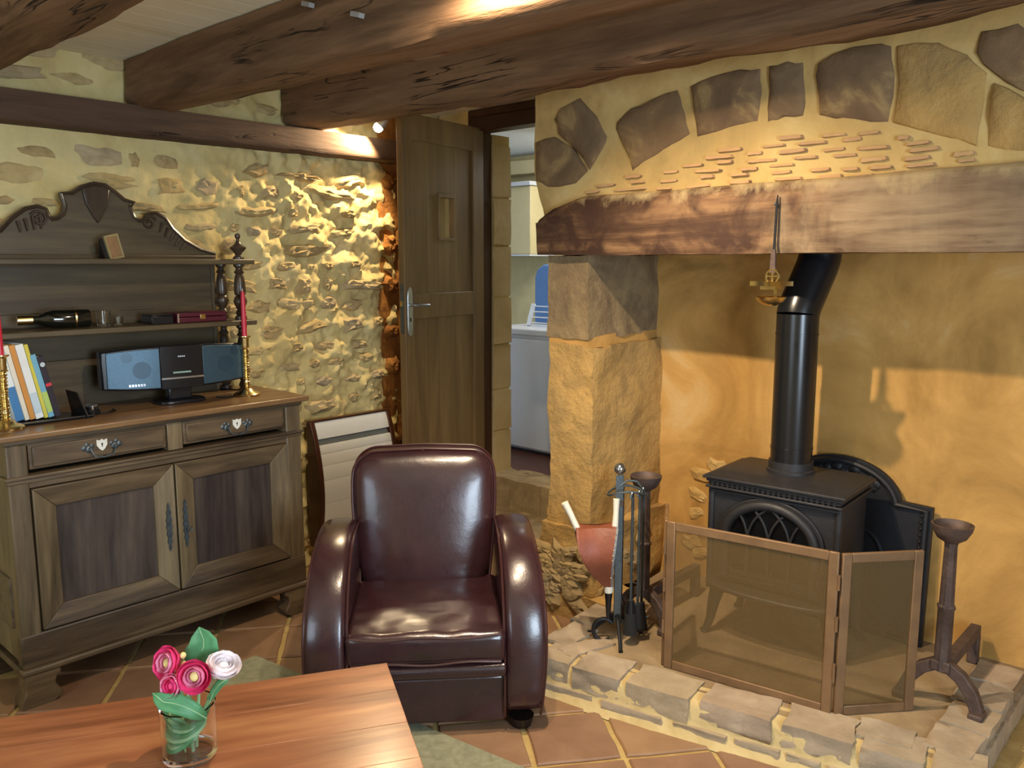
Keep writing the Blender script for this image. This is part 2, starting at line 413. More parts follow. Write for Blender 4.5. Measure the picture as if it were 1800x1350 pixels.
# big stones of the relieving arch
arch = [[(985,190),(1020,172),(1052,205),(1069,240),(1060,262),(1038,300),(1018,270),(1000,252),(982,235),(975,210)],
        [(942,250),(975,240),(1010,262),(1035,300),(1012,322),(962,330),(942,318)],
        [(1085,215),(1110,190),(1150,172),(1190,158),(1200,190),(1212,235),(1180,255),(1150,275),(1112,302),(1098,260),(1085,232)],
        [(1214,152),(1250,135),(1300,122),(1338,120),(1340,165),(1336,215),(1300,222),(1226,240),(1220,205)],
        [(1352,115),(1385,108),(1412,110),(1416,160),(1412,204),(1380,206),(1350,216),(1353,160)],
        [(1438,112),(1470,92),(1530,78),(1568,80),(1572,130),(1562,215),(1500,212),(1440,204),(1436,150)],
        [(1576,80),(1650,75),(1700,95),(1736,128),(1728,190),(1718,258),(1650,238),(1570,216),(1580,140)],
        [(1725,55),(1790,40),(1830,70),(1850,130),(1800,160),(1748,130),(1716,92)],
        [(1748,145),(1800,172),(1860,180),(1860,270),(1790,268),(1736,258),(1738,200)]]
for k, pts in enumerate(arch):
    W = [onF(x, y) for x, y in pts]; rn = random.Random(k)
    P = []
    for i in range(len(W)):     # split the edges for a rough outline
        a, b = W[i], W[(i+1) % len(W)]
        P.append((a.x, a.z)); mxx = (a.x+b.x)/2; mz = (a.z+b.z)/2
        P.append((mxx+rn.uniform(-.006, .006), mz+rn.uniform(-.006, .006)))
    cx = sum(p[0] for p in P)/len(P); cz = sum(p[1] for p in P)/len(P); n = len(P); g = G()
    for s, d in ((1.03, .012), (.985, -.002), (.93, -.010), (.62, -.014), (.3, -.015)):
        for x, z in P:
            g.v.append((cx+(x-cx)*s, FY+d+(.008*noise.noise(Vector((x*12*s, z*12*s, k))) if s < .99 else 0), cz+(z-cz)*s))
    for q in range(4):
        for i in range(n): g.f.append((q*n+i, q*n+(i+1) % n, (q+1)*n+(i+1) % n, (q+1)*n+i))
    g.f.append(tuple(4*n+i for i in range(n)))
    obj('stone', g, M_vouss if k not in (6, 8) else M_ochrestone, wall_back, ang=60)
# thin bricks packed between the arch and the mantel
gb = G().box(-.5, -.5, -.5, .5, .5, .5)
br = []
for k in range(4):
    rn = random.Random(50+k); g = G()
    for y in (-.5, .5):
        for (a, b) in ((-.5, -.5), (-.3, -.55), (0, -.45), (.3, -.52), (.5, -.35), (.47, .4), (.2, .5), (-.15, .42), (-.45, .52)):
            s = .82 if y < 0 else 1.0
            g.v.append((a*s*(1+.06*rn.uniform(-1, 1)), y, b*s*(1+.2*rn.uniform(-1, 1))))
    g.f = [tuple(range(8, -1, -1)), tuple(range(9, 18))]+[(i, (i+1) % 9, 9+(i+1) % 9, 9+i) for i in range(9)]
    br.append(mesh('brick', g, M_brick, ang=50))
upx = [1040, 1100, 1150, 1215, 1280, 1350, 1420, 1500, 1570, 1650, 1720, 1790]
upy = [325, 306, 292, 270, 253, 240, 222, 214, 222, 242, 262, 285]
rnd = random.Random(4)
for row in range(10):
    x = 1022+rnd.random()*30
    while x < 1795:
        L = rnd.uniform(24, 66); y = 337-(x-1040)*.066-row*12.2+rnd.uniform(-2, 2); xm = x+L/2
        lim = np.interp(xm, upx, upy)+7
        if y > lim and rnd.random() > .12:
            p = onF(xm, y); q = onF(xm+10, y); sc = (q-p).length/10
            inst('brick', rnd.choice(br), wall_back, (p.x, FY-.001, p.z), (0, rnd.uniform(-.03, .03), 0), (L*sc*.92, .022, rnd.uniform(.010, .016)))
        x += L+rnd.uniform(10, 34)

# recess of the hearth: back wall and left cheek behind the jamb
g = G(); nx, nz = 110, 60
for j in range(nz+1):
    for i in range(nx+1):
        x = -2.4+4.2*i/nx; z = 2.0*j/nz; p = Vector((x, z, 7))
        g.v.append((x, BY+.018*noise.noise(p*2.2)+.006*noise.noise(p*7), z))
for j in range(nz):
    for i in range(nx):
        a = j*(nx+1)+i; g.f.append((a, a+1, a+nx+2, a+nx+1))
struct(obj('wall_recess', g, M_ochre))
# rough rubble left bare low on the recess wall
M_rub = blotch('foot_rubble', [(.25, '#7a6b52'), (.5, '#9c865c'), (.75, '#b79d6a')], 12, .92, .7, 40, .008, world=True, rand=['#9a8258', '#8a7c66', '#a88d5a'])
M_rub2 = blotch('recess_rubble', [(.25, '#a5834c'), (.5, '#bb975a'), (.75, '#cdb27e')], 9, .92, .6, 40, .008, world=True)
RS = [stone_mesh(80+i, M_rub) for i in range(6)]; RS2 = [stone_mesh(90+i, M_rub2) for i in range(5)]
for k in range(16):
    rn = random.Random(90+k); x = -1.98+rn.random()*.42; z = .2+rn.random()*.52
    inst('stone', RS2[k % 5], bpy.data.objects['wall_recess'], (x, BY-.004, z), (rn.uniform(-.5, .5), 0, -PI/2+rn.uniform(-.1, .1)), (.008, .03+.03*rn.random(), .02+.02*rn.random()))

# stone jamb carrying the mantel
jamb = struct(bpy.data.objects.new('pillar', None)); C.objects.link(jamb)
jamb.location = (-2.27, 3.1, 0)
g = G().gridbox((-2.385, FY+.0, 1.275), (-2.165, BY+.05, 1.632), .028, .012, 7, 1); obj('stone', g, M_greystone, jamb, world=True, ang=75)
g = G().gridbox((-2.375, FY+.005, 1.235), (-2.165, BY+.04, 1.285), .03, .008, 9, 8); obj('mortar_joint', g, M_ochre, jamb, world=True, ang=75)
g = G().gridbox((-2.375, FY+.0, .42), (-2.14, BY+.05, 1.245), .028, .017, 6, 2); obj('stone', g, M_ochrestone, jamb, world=True, ang=75)
g = G().gridbox((-2.40, FY-.02, .12), (-2.11, BY+.05, .44), .028, .022, 7, 3); obj('stone', g, M_ochrestone, jamb, world=True, ang=75)
rn = random.Random(3)
for k in range(38):   # broken rubble at the foot of the jamb
    a = rn.random()
    if k < 24: p = (-2.40+.27*rn.random(), FY-.035, .05+.30*rn.random()); rz = -PI/2
    else: p = (-2.11, FY+.02+.40*rn.random(), .16+.27*rn.random()); rz = 0
    q = inst('stone', RS[k % 6], jamb, Vector(p)-jamb.location, (rn.uniform(-.4, .4), 0, rz+rn.uniform(-.2, .2)), (.013, .03+.05*rn.random(), .018+.03*rn.random()))
g = G().gridbox((-2.42, FY-.03, -.02), (-2.0, FY+.2, .13), .03, .02, 8, 5); obj('mortar_base', g, M_ochrestone, jamb, world=True, ang=75)

# door niche: back wall with the doorway, header and stone jamb
g = G()
g.box(-3.75, 3.5, 0, -3.47, 3.54, 2.46); g.box(-2.60, 3.5, 0, -2.3, 3.72, 2.46); g.box(-3.75, 3.5, 2.40, -2.3, 3.72, 2.46)
struct(obj('wall_door', g, M_mortar))
g = G().box(-3.47, 3.44, .30, -3.392, 3.54, 2.44)
o = struct(obj('trim_1', g, M_oak_frame, bevel=.006))
g = G().box(-3.47, 3.43, 2.325, -2.60, 3.54, 2.44); g.box(-3.45, 3.415, 2.40, -2.60, 3.44, 2.44)
struct(obj('trim_2', g, M_oakx, bevel=.006))
g = G().gridbox((-3.72, 3.44, 2.31), (-3.45, 3.50, 2.45), .05, .006, 8, 4); obj('lintel_plaster', g, M_mortar, wall_left)
qj = struct(bpy.data.objects.new('trim_3', None)); C.objects.link(qj); qj.location = (-3.5, 3.62, .3)
M_jamb = blotch('jamb_block', [(.3, '#b09a6c'), (.7, '#cdbb90')], 5, .9, .4, 30, .006, rand=['#bda87a', '#c8b58a', '#b5a078'])
zz = .30
for k, hh in enumerate([.30, .25, .27, .28, .30, .27, .30]):
    gg = G().gridbox((-3.70, 3.545, zz+.006), (-3.383+.004*(k % 2), 3.692, zz+hh-.006), .05, .006, 8, k); obj('block', gg, M_jamb, qj, world=True, ang=70)
    zz += hh
obj('mortar_joint', G().box(-3.70, 3.55, .3, -3.39, 3.687, 2.32), M_mortar, qj, world=True)
# stone steps up to the kitchen
def step(name, lab, lo, hi, s):
    st = thing(name, lab, 'step', (lo[0], lo[1], 0))
    xs = np.linspace(lo[0], hi[0], 3)
    for k in range(2):
        gg = G().gridbox((xs[k]+.005, lo[1], lo[2]), (xs[k+1]-.005, hi[1], hi[2]), .035, .012, 7, s+k); obj('stone', gg, M_step, st, world=True, ang=70)
step('stone_step', 'worn lower stone step in front of the open doorway', (-3.68, 3.15, 0), (-2.42, 3.62, .17), 20)
step('stone_step', 'worn upper stone step at the kitchen threshold', (-3.46, 3.50, .15), (-2.5, 3.74, .345), 30)

# ---------------------------------------------------------------- floor
floor = struct(obj('floor', G().box(-4.0, -1.95, -.2, 2.1, 3.6, -.004), M_grout))
tl = []
for k in range(4):
    rn = random.Random(k); s = .139; g = G(); n = 6
    P = []
    for (ax, ay), (bx, by) in (((-s,-s),(s,-s)), ((s,-s),(s,s)), ((s,s),(-s,s)), ((-s,s),(-s,-s))):
        for q in range(4): P.append((ax+(bx-ax)*q/4+rn.uniform(-.0025, .0025), ay+(by-ay)*q/4+rn.uniform(-.0025, .0025)))
    for sc, z in ((1.0, -.012), (1.0, .001), (.965, .006)):
        for x, y in P: g.v.append((x*sc, y*sc, z))
    m = len(P)
    for q in range(2):
        for i in range(m): g.f.append((q*m+i, q*m+(i+1) % m, (q+1)*m+(i+1) % m, (q+1)*m+i))
    g.f.append(tuple(2*m+i for i in range(m)))
    tl.append(mesh('tile', g, M_tile, ang=30))
A = math.radians(51.5); T = .298; e1 = Vector((math.cos(A), math.sin(A), 0)); e2 = Vector((-math.sin(A), math.cos(A), 0)); o0 = Vector((-1.66, 2.295, 0))
rnd = random.Random(2); nt_ = 0
cand = []
for i in range(-14, 15):
    for j in range(-14, 15):
        p = o0+e1*(i+.5)*T+e2*(j+.5)*T
        if -3.55 < p.x < 1.5 and -.6 < p.y < 3.15 and not (p.x > -1.75 and p.y > 2.8): cand.append(p)
cand.sort(key=lambda p: (p-Vector((-1.8, 1.9, 0))).length)
for p in cand[:295]:
    inst('tile', rnd.choice(tl), floor, (p.x, p.y, rnd.uniform(-.0015, .0015)), (rnd.uniform(-.004, .004), rnd.uniform(-.004, .004), A+rnd.choice([0, 1, 2, 3])*PI/2))

# ---------------------------------------------------------------- ceiling and beams
ceil = struct(obj('ceiling', G().box(-4.0, -2.1, 2.47, 2.1, 3.7, 2.6), M_plank))
pm = [mesh('plank', G().box(-.061, -2.70, 0, .061, 2.70, .022), M_plank) for k in range(1)]
x = -3.66; k = 0
while x < 1.8:
    inst('plank', pm[0], ceil, (x, .85, 2.443), (0, 0, 0), (1, 1, 1)); x += .1235; k += 1
def beam_mesh(L0, L1, c0, half, zlo, zhi, axis, seed, amp=.012, n=90, chamf=.03, drop=0):
    """hewn timber: a loft of chamfered sections with wandering edges"""
    g = G(); sec = []
    w, h = half, (zhi-zlo)/2; zc = (zlo+zhi)/2; c = chamf
    base = [(-w, -h+c), (-w, -h*.3), (-w, h*.35), (-w, h), (w, h), (w, h*.3), (w, -h*.3), (w, -h+c), (w-c, -h), (w*.3, -h), (-w*.3, -h), (-w+c, -h)]
    m = len(base)
    for i in range(n+1):
        t = L0+(L1-L0)*i/n
        for q, (a, b) in enumerate(base):
            p = Vector((t*1.5, a*5, b*5+seed*7)); v = noise.noise_vector(p)*amp*1.2+noise.noise_vector(p*3.7)*amp*.6+noise.noise_vector(p*9)*amp*.25
            A_ = c0+a+v.y; Z_ = zc+b+(v.z if b < h*.99 else 0)-(drop*min(1.3, (t-L0)/2.3)*(h-b)/(2*h) if drop else 0)
            g.v.append((t, A_, Z_) if axis == 'x' else (A_, t, Z_))
    for i in range(n):
        for q in range(m): g.f.append((i*m+q, i*m+(q+1) % m, (i+1)*m+(q+1) % m, (i+1)*m+q))
    g.f.append(tuple(range(m))); g.f.append(tuple(n*m+i for i in range(m)))
    return g
BE = [(.93, .12, 'rough oak ceiling beam crossing the top left corner'),
      (1.70, .100, 'smoother oak ceiling beam lit by a spotlight near its middle'),
      (2.47, .115, 'knotty dark oak ceiling beam running in front of the chimney wall')]
for k, (yc, hw, lab) in enumerate(BE):
    g = beam_mesh(-3.66, 1.9, yc, hw, 2.245, 2.438, 'x', k+1, (.017, .010, .019)[k], drop=(0, .045, 0)[k])
    tag(obj('ceiling_beam', g, M_beam, ang=60), lab, 'beam', 'ceiling beams')
g = beam_mesh(-1.7, 3.06, WX+.02, .085, 2.135, 2.25, 'y', 9, .006, chamf=.012)
tag(obj('wall_beam', g, M_beamy, ang=60), 'long dark timber plate bedded in the stone wall under the ceiling beams', 'beam')
# cable clips on the middle beam
for k, (px_, py_) in enumerate(((541, 8), (628, 26))):
    p = at(px_, py_, 'y', 1.585)
    tag(obj('cable_clip', G().bar(p+Vector((-.02, 0, .006)), p+Vector((.02, 0, -.006)), .02, .014), plain('clip_grey', '#8d8a86', .4)), ['small pale clip at the top edge of the middle beam', 'grey metal clip on the face of the middle beam'][k], 'clip')

# mantel beam
M_mantel, nt, bs = newmat('mantel_oak'); setp(bs, .75, 0, .25)
v = texco(nt, (.12, 1, 1)); v2 = texco(nt, (1, 1, 1))
a = noi(nt, v, 9, 7, .6, 1.5); b = noi(nt, v, 50, 4, .6)
f = math_(nt, 'ADD', math_(nt, 'MULTIPLY', a, .75), math_(nt, 'MULTIPLY', b, .25))
dark = ramp(nt, f, [(.3, '#31221b'), (.43, '#573f2d'), (.53, '#795b41'), (.7, '#957550')])
dark = mix(nt, ramp(nt, noi(nt, v2, 5.5, 5, .6, .6), [(.45, (0,0,0,1)), (.62, (1,1,1,1))]), dark, '#402c22')
pale = ramp(nt, f, [(.3, '#4e3b2b'), (.45, '#6e5843'), (.56, '#856e53'), (.7, '#988265')])
pale = mix(nt, ramp(nt, noi(nt, texco(nt, (1.6, 1, .5)), 3.2, 4, .6, .6), [(.42, (0,0,0,1)), (.78, (.8,.8,.8,1))]), pale, '#988669')
pale = mix(nt, ramp(nt, noi(nt, texco(nt, (.5, 1, 2.2)), 4.5, 6, .65, 1.0), [(.60, (0,0,0,1)), (.68, (1,1,1,1))]), pale, '#4a3628')
sx = nt.nodes.new('ShaderNodeSeparateXYZ'); nt.links.new(v2, sx.inputs[0])
n1 = noi(nt, texco(nt, (2.5, 1, 1)), 4, 5, .65)
fx = math_(nt, 'ADD', sx.outputs[0], math_(nt, 'MULTIPLY', n1, .9))
col = mix(nt, ramp(nt, math_(nt, 'ADD', fx, 1.2), [(.25, (0,0,0,1)), (.55, (1,1,1,1))]), dark, pale)
fz = math_(nt, 'ADD', sx.outputs[2], math_(nt, 'MULTIPLY', noi(nt, texco(nt, (1.6, 1, 1)), 7, 6, .65), .20))
col = mix(nt, ramp(nt, math_(nt, 'SUBTRACT', fz, 1.55), [(.395, (0,0,0,1)), (.44, (1,1,1,1))]), col, '#a8936b')
nt.links.new(col, bs.inputs['Base Color']); bump(nt, bs, f, .6, .012)
g = G(); n = 110; ytop = lambda x: np.interp(x, [-2.41, -2.33, -2.16, -1.6, -.5, 1.8], [1.785, 1.83, 1.872, 1.875, 1.89, 1.90])
m = 0
for i in range(n+1):
    x = -2.41+4.2*i/n; zt = ytop(x)
    sec = [(2.80, 1.632), (2.795, 1.66), (2.795, 1.72), (2.795, 1.77), (2.80, zt-.02), (2.82, zt), (3.06, zt), (3.06, 1.632), (2.95, 1.632)]
    m = len(sec)
    for y, z in sec:
        q = noise.noise_vector(Vector((x*2.3, y*4, z*7)))*.006+noise.noise_vector(Vector((x*9, y*9, z*16)))*.004
        g.v.append((x, y+q.y, z+q.z*.6))
for i in range(n):
    for q in range(m): g.f.append((i*m+q, i*m+(q+1) % m, (i+1)*m+(q+1) % m, (i+1)*m+q))
g.f.append(tuple(range(m))); g.f.append(tuple(n*m+i for i in range(m)))
tag(obj('mantel_beam', g, M_mantel, ang=50), 'massive oak mantel beam spanning the fireplace, stained dark at its left end', 'mantel beam')

# ---------------------------------------------------------------- hearth
hearth = thing('hearth', 'raised stone hearth edged with mortared stones under the wood stove', 'hearth', (-1.3, 2.9, 0))
HF = lambda x: 2.31+(x+1.98)*(.262/1.45)+.012*math.sin(x*5)  # front edge line
hp = [(-1.955, HF(-1.955)+.02), (-.55, HF(-.55)+.02), (-.545, BY+.02), (-2.08, BY+.02), (-2.03, 2.9)]
obj('slab', G().prism(hp, lambda a, b, d: (a, b, d), .0, .128), M_hearth, hearth, world=True)
# front facing stones, two courses in mortar
fd = Vector((1, .18, 0)).normalized(); fn = Vector((.18, -1, 0)).normalized()
def blockmesh(seed, mat):
    g = G().gridbox((-.5, -.5, -.5), (.5, .5, .5), .167, .05, 2.6, seed)
    return mesh('stone', g, mat, ang=80)
HB = [blockmesh(60+k, M_hstone) for k in range(5)]
x = -1.95; k = 0
for L in (.145, .215, .26, .27, .24, .20, .16):
    c = Vector((x+L/2, HF(x+L/2), 0))+fn*-.02
    o = inst('stone', HB[k % 5], hearth, Vector((c.x, c.y, .094))-hearth.location, (0, 0, math.atan2(.18, 1)), (L*.88, .155, .083))
    k += 1; x += L*.985
x = -1.95; rn = random.Random(6)
while x < -.6:
    L = rn.uniform(.12, .3)
    c = Vector((x+L/2, HF(x+L/2), 0))+fn*.022
    inst('stone', HB[k % 5], hearth, Vector((c.x, c.y, .027))-hearth.location, (0, 0, math.atan2(.18, 1)), (L*.86, .10, .036)); k += 1; x += L
g = G(); n = 60
for i in range(n+1):   # mortar bed of the front, flaring out at the floor
    x = -1.965+1.415*i/n; y = HF(x)
    for (d, z) in ((-.06, .129), (.040, .124), (.053, .105), (.056, .06), (.064, .03), (.10, .0)):
        q = .006*noise.noise(Vector((x*20, z*40, 0)))
        g.v.append((x+fn.x*(d+q), y+fn.y*(d+q), z))
for i in range(n):
    for q in range(5): g.f.append((i*6+q, i*6+q+1, (i+1)*6+q+1, (i+1)*6+q))
obj('mortar_bed', g, M_hmortar, hearth, world=True, ang=80)
# edging stones on the left end, right end
for k2, (cx, cy, L, W, rz) in enumerate([(-1.955, 2.49, .2, .12, PI/2), (-1.99, 2.70, .2, .12, PI/2+.05), (-1.84, 2.45, .22, .08, PI/2-.3),
                                         (-.61, 2.70, .17, .14, PI/2), (-.61, 2.88, .17, .14, PI/2), (-.62, 3.07, .18, .15, PI/2), (-.62, 3.26, .17, .14, PI/2), (-.78, 2.60, .16, .12, .2)]):
    inst('stone', HB[k2 % 5], hearth, Vector((cx, cy, .09))-hearth.location, (0, 0, rz), (L, W, .094))
for k2 in range(7):
    inst('stone', HB[k2 % 5], hearth, Vector((-.555, 2.63+.11*k2, .05))-hearth.location, (0, 0, PI/2), (.105, .05, .085))

# ---------------------------------------------------------------- the kitchen seen through the doorway
struct(obj('kitchen_floor', G().box(-6, 3.69, .2, -2.3, 5.6, .34), M_kfloor))
struct(obj('kitchen_wall_rear', G().box(-6, 5.0, .3, -2.4, 5.2, 2.6), M_white_plaster))
struct(obj('kitchen_wall_side', G().box(-6.1, 3.7, .3, -5.9, 5.2, 2.6), M_white_plaster))
struct(obj('kitchen_wall_end', G().box(-2.4, 3.72, .3, -2.3, 5.2, 2.6), M_white_plaster))
struct(obj('kitchen_ceiling', G().box(-6, 3.7, 2.42, -2.3, 5.2, 2.5), M_kceil))

# ================================================================ SIDEBOARD
W_side = wood('sideboard_wood', [(.28, '#261e17'), (.42, '#44372a'), (.55, '#5e4e3a'), (.72, '#7c6a4f')], 'y', 1, .42, .2, .45)
W_sidez = wood('sideboard_wood_upright', [(.28, '#302619'), (.42, '#524533'), (.55, '#6b5c45'), (.72, '#8a7a5c')], 'z', 1, .42, .2, .45)
W_panel = wood('sideboard_panel', [(.28, '#1f1a19'), (.45, '#372e2b'), (.57, '#4a403a'), (.75, '#63564c')], 'z', 1, .4, .2, .45)
W_top = wood('sideboard_top', [(.25, '#493524'), (.45, '#6d5237'), (.6, '#836646'), (.8, '#977854')], 'y', 1, .32, .12, .5)
W_dark = wood('hutch_wood', [(.25, '#2c251b'), (.45, '#463b2a'), (.6, '#574b35'), (.8, '#6b5d42')], 'y', 1, .45, .2, .4)
W_turn = wood('turned_wood', [(.3, '#2a211a'), (.6, '#44372b'), (.85, '#57483a')], 'z', 1, .3, .1, .5)
M_iron = plain('aged_iron', '#5c6468', .45, .75, .5, .25, 60, .2)
M_bone = plain('bone_escutcheon', '#d8d8cf', .4)
M_blackhole = plain('keyhole_black', '#0c0b0a', .6)
SX = -3.195; BK = WX+.045; Y0, Y1 = .905, 2.085
sb = thing('sideboard', 'dark wooden two-door sideboard with a carved shelf hutch against the stone wall', 'sideboard', ((SX+BK)/2, 1.495, 0))
def P(name, g, m, par=sb, **k): return obj(name, g, m, par, world=True, **k)
P('worktop', G().box(BK, .87, .988, SX+.035, 2.118, 1.012), W_top, bevel=.007, seg=3)
P('worktop_moulding', G().box(BK, .895, .972, SX+.012, 2.092, .988), W_side, bevel=.005)
P('side_panel', G().box(BK, Y0, .17, SX-.03, Y0+.025, .972), W_sidez)
P('side_panel', G().box(BK, Y1-.025, .17, SX-.03, Y1, .972), W_sidez)
P('side_rail', G().box(BK+.03, Y0-.008, .29, SX-.06, Y0+.02, .48), W_side, bevel=.004)
P('back_panel', G().box(BK, Y0+.025, .17, BK+.02, Y1-.025, .972), W_dark)
P('bottom_board', G().box(BK+.02, Y0+.025, .2, SX-.03, Y1-.025, .225), W_dark)
for a, b in ((Y0-.002, .972), (2.012, Y1+.002)): P('corner_post', G().box(SX-.075, a, .165, SX+.002, b, .972), W_sidez, bevel=.006)
P('centre_stile', G().box(SX-.05, 1.478, .86, SX-.002, 1.54, .972), W_sidez, bevel=.003)
P('waist_moulding', G().box(SX-.06, Y0-.012, .845, SX+.012, Y1+.012, .858).box(SX-.06, Y0-.006, .830, SX+.006, Y1+.006, .845), W_side, bevel=.004)
P('front_rail', G().box(SX-.05, .972, .81, SX-.004, 2.012, .832).box(SX-.05, .972, .972-.01, SX-.006, 2.012, .98), W_side)
P('plinth', G().box(SX-.05, Y0-.004, .150, SX+.004, Y1+.004, .275), W_side, bevel=.006)
P('base_moulding', G().box(BK, Y0-.014, .128, SX+.02, Y1+.014, .152), W_side, bevel=.008, seg=3)
def handle(par, y, z):
    for s in (-1, 1):
        g = G()
        g.cyl((SX+.004, y+s*.045, z+.002), (SX+.016, y+s*.045, z+.002), .006, n=8)
        for (dy, dz, r) in ((0, 0, .014), (s*.016, .006, .011), (s*-.012, .012, .008), (s*.006, .018, .008)):
            g.ball((SX+.004, y+s*.047+dy, z+dz), r, 8, 5, (.3, 1, 1))
        obj('handle_plate', g, M_iron, par, world=True)
    pts = [(SX+.016, y-.045, z), (SX+.02, y-.04, z-.014), (SX+.021, y-.034, z-.026), (SX+.021, y-.012, z-.029), (SX+.021, y, z-.033), (SX+.021, y+.012, z-.029), (SX+.021, y+.034, z-.026), (SX+.02, y+.04, z-.014), (SX+.016, y+.045, z)]
    obj('bail_handle', G().tube(pts, .0038, 6), M_iron, par, world=True)
    sh = [(-.019, .02), (-.008, .016), (0, .021), (.008, .016), (.019, .02), (.019, -.002), (.01, -.016), (0, -.024), (-.01, -.016), (-.019, -.002)]
    obj('escutcheon', G().prism(sh, lambda a, b, d: (d, y+a, z+.012+b), SX+.003, SX+.006), M_bone, par, world=True)
    obj('keyhole', G().cyl((SX+.005, y, z+.014), (SX+.0068, y, z+.014), .0035, n=8).box(SX+.005, y-.0014, z+.003, SX+.0068, y+.0014, z+.014), M_blackhole, par, world=True)
for a, b in ((.976, 1.474), (1.543, 2.008)):
    d = P('drawer', G().box(SX-.05, a, .874, SX-.005, b, .966).box(SX-.01, a+.012, .884, SX+.003, b-.012, .957), W_side, bevel=.004)
    handle(d, (a+b)/2, .917)
def door(a, b, z0, z1, fl, lock_y, fr=.078):
    d = P('door', G().box(SX-.03, a+fr-.01, z0+fr-.01, SX-.014, b-fr+.01, z1-fr+.01), W_panel)
    tri = lambda q, m, n: P(n, G().hexa([(SX-.03, q[0][0], q[0][1]), (SX-.03, q[1][0], q[1][1]), (SX-.03, q[2][0], q[2][1]), (SX-.03, q[3][0], q[3][1]),
            (SX+.010, q[0][0], q[0][1]), (SX+.010, q[1][0], q[1][1]), (SX-.004, q[2][0], q[2][1]), (SX-.004, q[3][0], q[3][1])]), m, d, bevel=.003)
    A0, A1 = (a, z0), (b, z0); B0, B1 = (a, z1), (b, z1); f = fr
    a0, a1, b0, b1 = (a+f, z0+f), (b-f, z0+f), (a+f, z1-f), (b-f, z1-f)
    tri([A0, A1, a1, a0], W_side, 'door_rail'); tri([B1, B0, b0, b1], W_side, 'door_rail')
    tri([B0, A0, a0, b0], W_sidez, 'door_stile'); tri([A1, B1, b1, a1], W_sidez, 'door_stile')
    g = G(); zc = .555
    prof = [(0, .10), (.006, .085), (.003, .075), (.010, .06), (.005, .045), (.012, .028), (.007, .014), (.013, 0)]
    full = prof+[(w_, -z_) for w_, z_ in prof[-2::-1]]
    out = [(w_, z_) for w_, z_ in full]+[(-w_, z_) for w_, z_ in full[::-1]]
    g.prism(out, lambda p, q, dd: (dd, lock_y+p, zc+q), SX+.008, SX+.014)
    obj('lock_plate', g, M_iron, d, world=True)
    return d
dl = door(.976, 1.489, .282, .806, 1, 1.458); dr = door(1.497, 2.008, .282, .806, 1, 1.527)
obj('key', G().tube([(SX+.012, 1.53, .535), (SX+.04, 1.53, .535)], .003, 6).tube([(SX+.04+.0*math.cos(t), 1.53+.009*math.cos(t), .535+.011*math.sin(t)) for t in np.linspace(0, 2*PI, 10)[:-1]], .0022, 5, closed=True), M_iron, dr, world=True)
fo = [(-.005, .128), (.115, .128), (.115, .108), (.10, .10), (.095, .075), (.108, .05), (.118, .035), (.112, .018), (.09, .008), (.085, 0), (-.02, 0), (-.022, .03), (-.008, .06), (-.002, .1)]
for ys, sgn in ((Y0, 1), (Y1, -1)):
    for xa, xb in ((SX-.07, SX+.014), (BK+.01, BK+.09)):
        P('foot', G().prism(fo, lambda a, b, d: (d, ys+sgn*a, b), xa, xb), W_side, bevel=.004)
# hutch
HY0, HY1 = .90, 2.02
P('shelf', G().box(BK+.005, HY0, 1.592, -3.405, HY1, 1.615), W_dark, bevel=.005)
P('shelf', G().box(BK+.005, HY0, 1.322, -3.405, HY1, 1.345), W_dark, bevel=.005)
for k in range(3):
    P('back_board', G().box(BK+.008, .93, 1.012+.194*k, BK+.02, 1.94, 1.012+.194*(k+1)-.0025), W_dark)
P('back_stile', G().box(BK+.018, 1.925, 1.012, BK+.028, 1.945, 1.592), W_sidez)
tp = [(.0, 0), (.026, 0), (.026, .018), (.018, .022), (.024, .034), (.018, .046), (.015, .05), (.026, .075), (.030, .092), (.024, .112), (.017, .118), (.024, .124), (.026, .14), (.024, .185), (.019, .215), (.015, .222), (.023, .232), (.015, .242), (.014, .252), (.024, .262), (.024, .27), (0, .27)]
for (x, y) in ((-3.44, HY1-.06), (-3.60, HY1-.06), (-3.44, .955), (-3.60, .955)):
    lo = G().lathe([(r, z*1.148) for r, z in tp], (x, y, 1.012), 16); hi = G().lathe([(r, z*.915) for r, z in tp], (x, y, 1.345), 16)
    P('turned_column', lo, W_turn); P('turned_column', hi, W_turn)
for y in (HY1-.06, .955):
    P('finial', G().lathe([(0, 0), (.024, 0), (.024, .008), (.013, .018), (.018, .028), (.034, .045), (.036, .052), (.016, .066), (.008, .078), (.007, .088), (.011, .094), (.013, .102), (.010, .111), (0, .115)], (-3.44, y, 1.615), 16), W_turn)
cr = [(-60,452),(-60,418),(-32,408),(0,402),(20,380),(44,363),(65,359),(80,364),(85,376),(92,382),(101,380),(111,373),(114,358),(107,337),(126,336),(143,325),(164,319),(184,322),(204,336),(218,348),(235,353),(228,361),(235,378),(245,385),(256,384),(261,373),(273,371),(290,380),(303,399),(324,419),(351,435),(378,443),(381,450)]
CO = [(p.y, max(p.z, 1.617)) for p in (at(x, y, 'x', -3.60) for x, y in cr)]
CO[0] = (CO[0][0], 1.617); CO[-1] = (CO[-1][0], 1.617)
crest = P('carved_crest', G().prism(CO, lambda a, b, d: (d, a, b), BK+.012, -3.60), W_dark, bevel=.006)
top = CO[1:-1]
obj('crest_moulding', G().tube([(-3.60, a, b-.008) for a, b in top], .009, 6), W_turn, crest, world=True)
for (px_, py_, r, s) in ((68, 385, .022, 1), (262, 392, .022, -1)):
    c = at(px_, py_, 'x', -3.6)
    sp = [(-3.597, c.y+s*(.004+r*t/7)*math.cos(t), c.z+(.004+r*t/7)*math.sin(t)) for t in np.linspace(0, 9, 26)]
    obj('carved_scroll', G().tube(sp, .006, 6), W_turn, crest, world=True)
